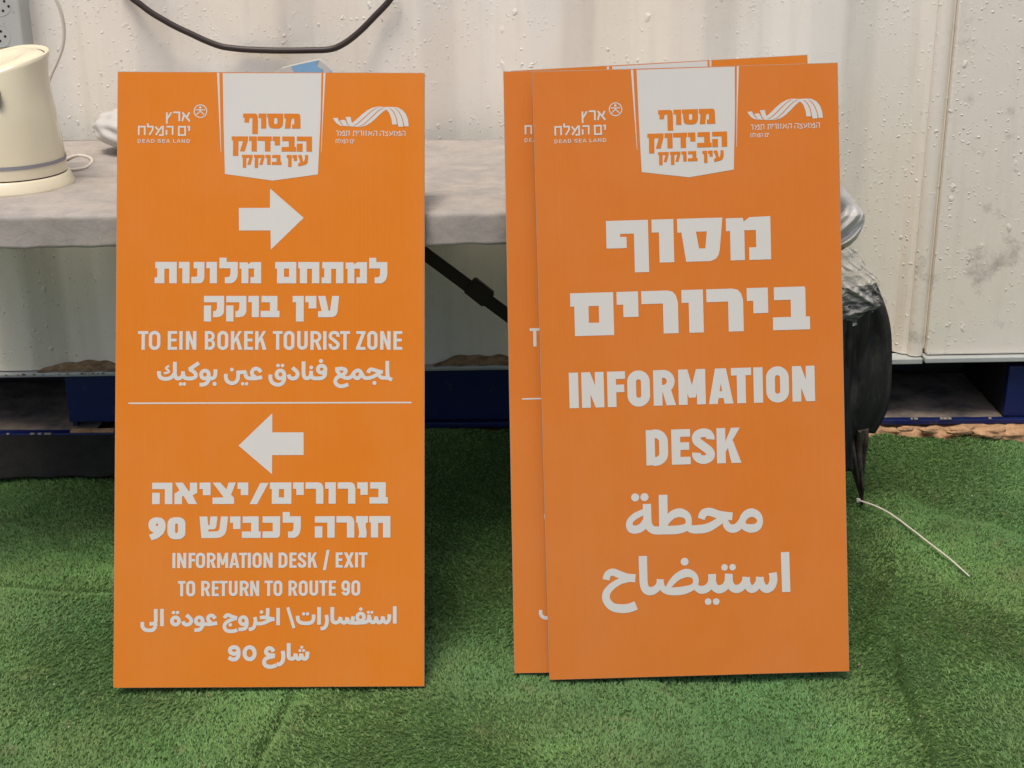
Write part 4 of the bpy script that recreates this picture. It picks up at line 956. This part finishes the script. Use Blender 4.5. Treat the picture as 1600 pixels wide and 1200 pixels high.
    trace(HL, (215, 940, 12.31), [[(95,412),(98,500),(140,555),(215,574),(300,562),(350,500)], ('line', (232,448),(372,446)), [(352,162),(353,380),(345,440),(352,500)], ('line', (473,162),(473,495)), ('ell', 732, 395, 68, 70),
        [(940,280),(1018,345),(1038,400),(1000,455),(935,467),(892,440),(880,400)], ('ell', 1190, 393, 66, 67), [(1257,400),(1255,480),(1215,550),(1160,570),(1096,570)], [(1500,350),(1460,305),(1405,290),(1362,330),(1370,385),(1420,430)], [(1240,465),(1300,458),(1400,458),(1536,436)]],
        [(695,233,33),(772,233,33)], wd=70, A=A)
    trace(HL, (330, 940, 12.31), [[(262,345),(285,300),(330,283),(420,318),(505,340)], [(500,345),(400,372),(310,415),(262,475),(262,530),(300,580),(370,597),(450,590),(505,570)], ('ell', 622, 393, 66, 70), [(690,400),(688,480),(655,540),(600,558),(530,558)],
        [(845,322),(855,400),(835,500),(790,550),(728,560)], [(850,430),(900,448),(970,448),(1060,420),(1130,385),(1222,362)], [(943,334),(1020,330),(1085,340),(1222,358,50)], [(1092,150),(1092,250),(1080,330)], ('line', (1293,148),(1293,482))],
        [(373,472,34),(973,227,34)], wd=68, A=A)
    trace(HL, (440, 940, 8.0), [('line', (80,88,38),(160,352,38)), [(205,195),(210,245),(240,280),(305,290),(370,282),(402,245),(405,180)], ('line', (473,88),(473,308)), [(565,185),(573,260),(560,320),(530,353),(492,356)],
        [(638,88),(639,240),(655,275),(690,282),(727,260),(742,212)], [(741,225),(752,265),(782,284),(812,270),(826,215)], [(826,225),(835,262),(862,284),(890,255),(900,205)], [(862,282),(920,286),(990,284),(1055,278),(1090,250),(1100,185)], ('ell', 993, 215, 42, 46, 44),
        [(1100,200),(1112,255),(1145,282),(1175,262),(1188,205)], [(1188,215),(1198,262),(1228,284),(1260,260),(1272,205)], [(1272,215),(1284,262),(1315,284),(1348,252),(1352,180)], ('line', (1420,80),(1420,297))],
        [(280,172,21),(328,172,21),(995,115,22),(1090,155,19),(1134,155,19)], wd=46, A=A)
    out.append(('lettering', 'white', A))
    A = trace(HL, (350, 1000, 11.43), [('ell', 186, 212, 76, 60), [(264,215),(262,300),(225,360),(155,372),(88,335)], ('ell', 462, 262, 91, 108), [(893,235),(860,188),(812,170),(768,198),(758,248),(795,288),(850,300),(918,302)],
        [(905,318),(810,335),(745,370),(722,425),(745,480),(810,505),(875,500),(942,478)], [(1055,220),(1066,320),(1052,405),(1010,455),(946,462)], [(1162,82),(1162,300),(1180,352),(1230,362),(1272,335),(1286,268)],
        [(1286,285),(1302,340),(1337,366),(1375,340),(1388,268)], [(1388,285),(1405,340),(1450,366),(1490,330),(1498,235)]], [(1395,157,27),(1363,217,27),(1429,217,27)], wd=70)
    out.append(('lettering', 'white', A))
    return out

def right_art():
    out = header()
    C = (870, 320, 3.81)
    out.append(('lettering', 'white', hline(HR, C, [('pef', 295, 545), ('vav', 566, 696), ('samekh', 718, 988), ('mem', 1008, 1273)], 'heb', (420, 106, 360), (1140, 82, 342))))
    out.append(('lettering', 'white', hline(HR, C, [('memf', 82, 338), ('yod', 358, 486), ('resh', 505, 722), ('vav', 744, 872), ('resh', 892, 1110), ('yod', 1132, 1258), ('bet', 1285, 1505)], 'heb', (210, 537, 792), (1395, 499, 755))))
    out.append(('lettering', 'white', hline(HR, (870, 560, 3.81), [('I', 74, 129), ('N', 148, 281), ('F', 301, 408), ('O', 420, 554), ('R', 575, 705), ('M', 724, 885), ('A', 903, 1049), ('T', 1038, 1158), ('I', 1171, 1226), ('O', 1246, 1381), ('N', 1401, 1535)], 'lat', (100, 97, 308), (1470, 57, 268), 53)))
    out.append(('lettering', 'white', hline(HR, (870, 560, 3.81), [('D', 532, 662), ('E', 683, 795), ('S', 805, 940), ('K', 952, 1094)], 'lat', (597, 437, 646), (1023, 426, 636), 53)))
    A = trace(HR, (970, 770, 6.667), [[(272,135,88),(277,280,86),(290,360,84),(345,408,84),(440,408,90)], [(248,215,62),(150,262,68),(92,325,66),(105,388,84),(155,402,86),(222,375,84),(262,310,70)], ('line', (440,40,92),(446,400,92)),
        [(455,375,40),(490,300,70),(545,245,86),(620,227,92),(688,258,78),(708,318,64),(688,372,76),(600,402,90),(440,408,90)], [(680,370,60),(740,398,84),(820,398,92),(900,385,92),(980,345,84),(1062,290,78)],
        [(838,292,74),(862,235,84),(925,218,86),(1030,250,86),(1162,266,84)], [(1085,290,50),(1105,360,78),(1152,392,88),(1210,380,88),(1258,325,80),(1280,270,72)],
        ('loop', (1262,320,68),(1298,255,84),(1360,226,90),(1425,255,78),(1450,312,62),(1425,370,80),(1360,392,90),(1290,372,76))], [(150,67,43),(247,64,43)], wd=88)
    out.append(('lettering', 'white', A))
    A = Art()
    trace(HR, (930, 860, 8.421), [[(145,408,92),(165,340,92),(230,308,96),(320,340,100),(420,378,104),(530,388,110)], [(440,395,90),(330,428,84),(215,500,92),(148,590,102),(155,685,104),(230,765,110),(350,788,118),(450,778,118),(540,745,118)],
        [(627,97,113),(633,300,110),(642,470,108),(680,545,112),(740,556,112),(800,530,98),(848,470,92),(858,402,97)], [(862,440,80),(890,520,84),(960,557,98),(1060,560,108),(1180,545,105),(1290,500,80),(1326,430,76),(1296,352,88),(1200,320,112),(1090,365,100),(1010,440,84),(950,530,64)],
        [(1310,470,70),(1345,520,90),(1400,542,108),(1465,525,104),(1520,470,100),(1538,400,102),(1538,335,104)]], [(1177,172,53)], wd=100, A=A)
    trace(HR, (1060, 860, 8.421), [[(443,335,104),(448,440,100),(482,512,104),(540,535,112),(605,508,104),(652,440,100),(662,330,103)], [(662,335,103),(672,440,98),(710,512,104),(770,530,112),(830,505,104),(880,440,98),(890,373,103)],
        [(890,378,103),(900,450,96),(930,515,100),(970,532,106),(1018,508,100),(1060,440,96),(1070,373,103)], [(1070,378,103),(1085,450,96),(1120,515,104),(1172,530,110),(1225,492,108),(1250,410,106),(1240,318,108)], ('line', (1402,48,112),(1418,572,112))],
        [(391,697,45),(497,697,45),(607,247,44),(713,245,44)], wd=100, A=A)
    out.append(('lettering', 'white', A))
    return out

def sign(name, pose, arts, label, cat, TH=.0045, face='orange'):
    x, y, yaw, tilt, roll, W, Hh = pose
    Wv = Vector((math.cos(yaw), math.sin(yaw), 0)); F = Vector((-math.sin(yaw), math.cos(yaw), 0)); Zv = Vector((0, 0, 1))
    U = Zv*math.cos(tilt)+F*math.sin(tilt); a_ = Wv*math.cos(roll)+U*math.sin(roll); b_ = -Wv*math.sin(roll)+U*math.cos(roll); n_ = b_.cross(a_)*-1
    n_ = a_.cross(b_)*-1
    Mx = Matrix.Identity(4)
    for i in range(3): Mx[i][0] = a_[i]; Mx[i][1] = n_[i]; Mx[i][2] = b_[i]
    e = bpy.data.objects.new(name, None); COL.objects.link(e); e.empty_display_size = .05
    Mx.translation = Vector((x, y, .003)); e.matrix_world = Mx
    tag(e, label, cat, 'orange terminal signs leaning on the table')
    bm = bmesh.new(); fs = bm_box(bm, 0, W, 0.0002, TH, 0, Hh, 1)
    bmesh.ops.recalc_face_normals(bm, faces=bm.faces)
    for f_ in bm.faces:
        if f_.normal.y < -.5: f_.material_index = 0
    es = [e_ for e_ in bm.edges if len(e_.link_faces) == 2 and any(f_.material_index == 0 for f_ in e_.link_faces)]
    bmesh.ops.bevel(bm, geom=es, offset=.0007, segments=2, affect='EDGES', material=1)
    from_bm('board', bm, [M[face], M['edge']], e, recalc=False)
    for nm, mt, A in arts:
        off = .0001
        if nm in ('banner_lettering', 'wave_groove'): off = .0004
        gap = {'lettering': 6.5, 'banner_lettering': 5.5, 'logo_lettering': 5.0, 'banner_stripe': 20}.get(nm)
        for B_ in (A.words(gap) if gap else [A]): B_.build('word' if 'lettering' in nm else nm, M[mt], e, (W, Hh), off)
    return e
LA = left_art(); RA = right_art()
sign('direction_sign', (-.6558, 2.0495, .0229, .3825, -.0073, .5112, 1.0211), LA, 'orange direction sign with two white arrows standing alone on the left', 'sign')
sign('information_sign', (.0623, 2.0738, -.0011, .3066, .0299, .4978, 1.0018), RA, 'orange sign reading INFORMATION DESK in front of its stack on the right', 'sign', face='orange_dull')
sign('direction_sign', (.004, 2.0945, .0, .322, .0185, .4978, 1.0018), LA, 'middle orange sign of the right stack, showing a strip with a T', 'sign', face='orange_dull')
sign('direction_sign', (.052, 2.122, .0, .330, .054, .4978, 1.0018), header(), 'rearmost orange sign of the right stack, only its slanting top edge showing', 'sign')
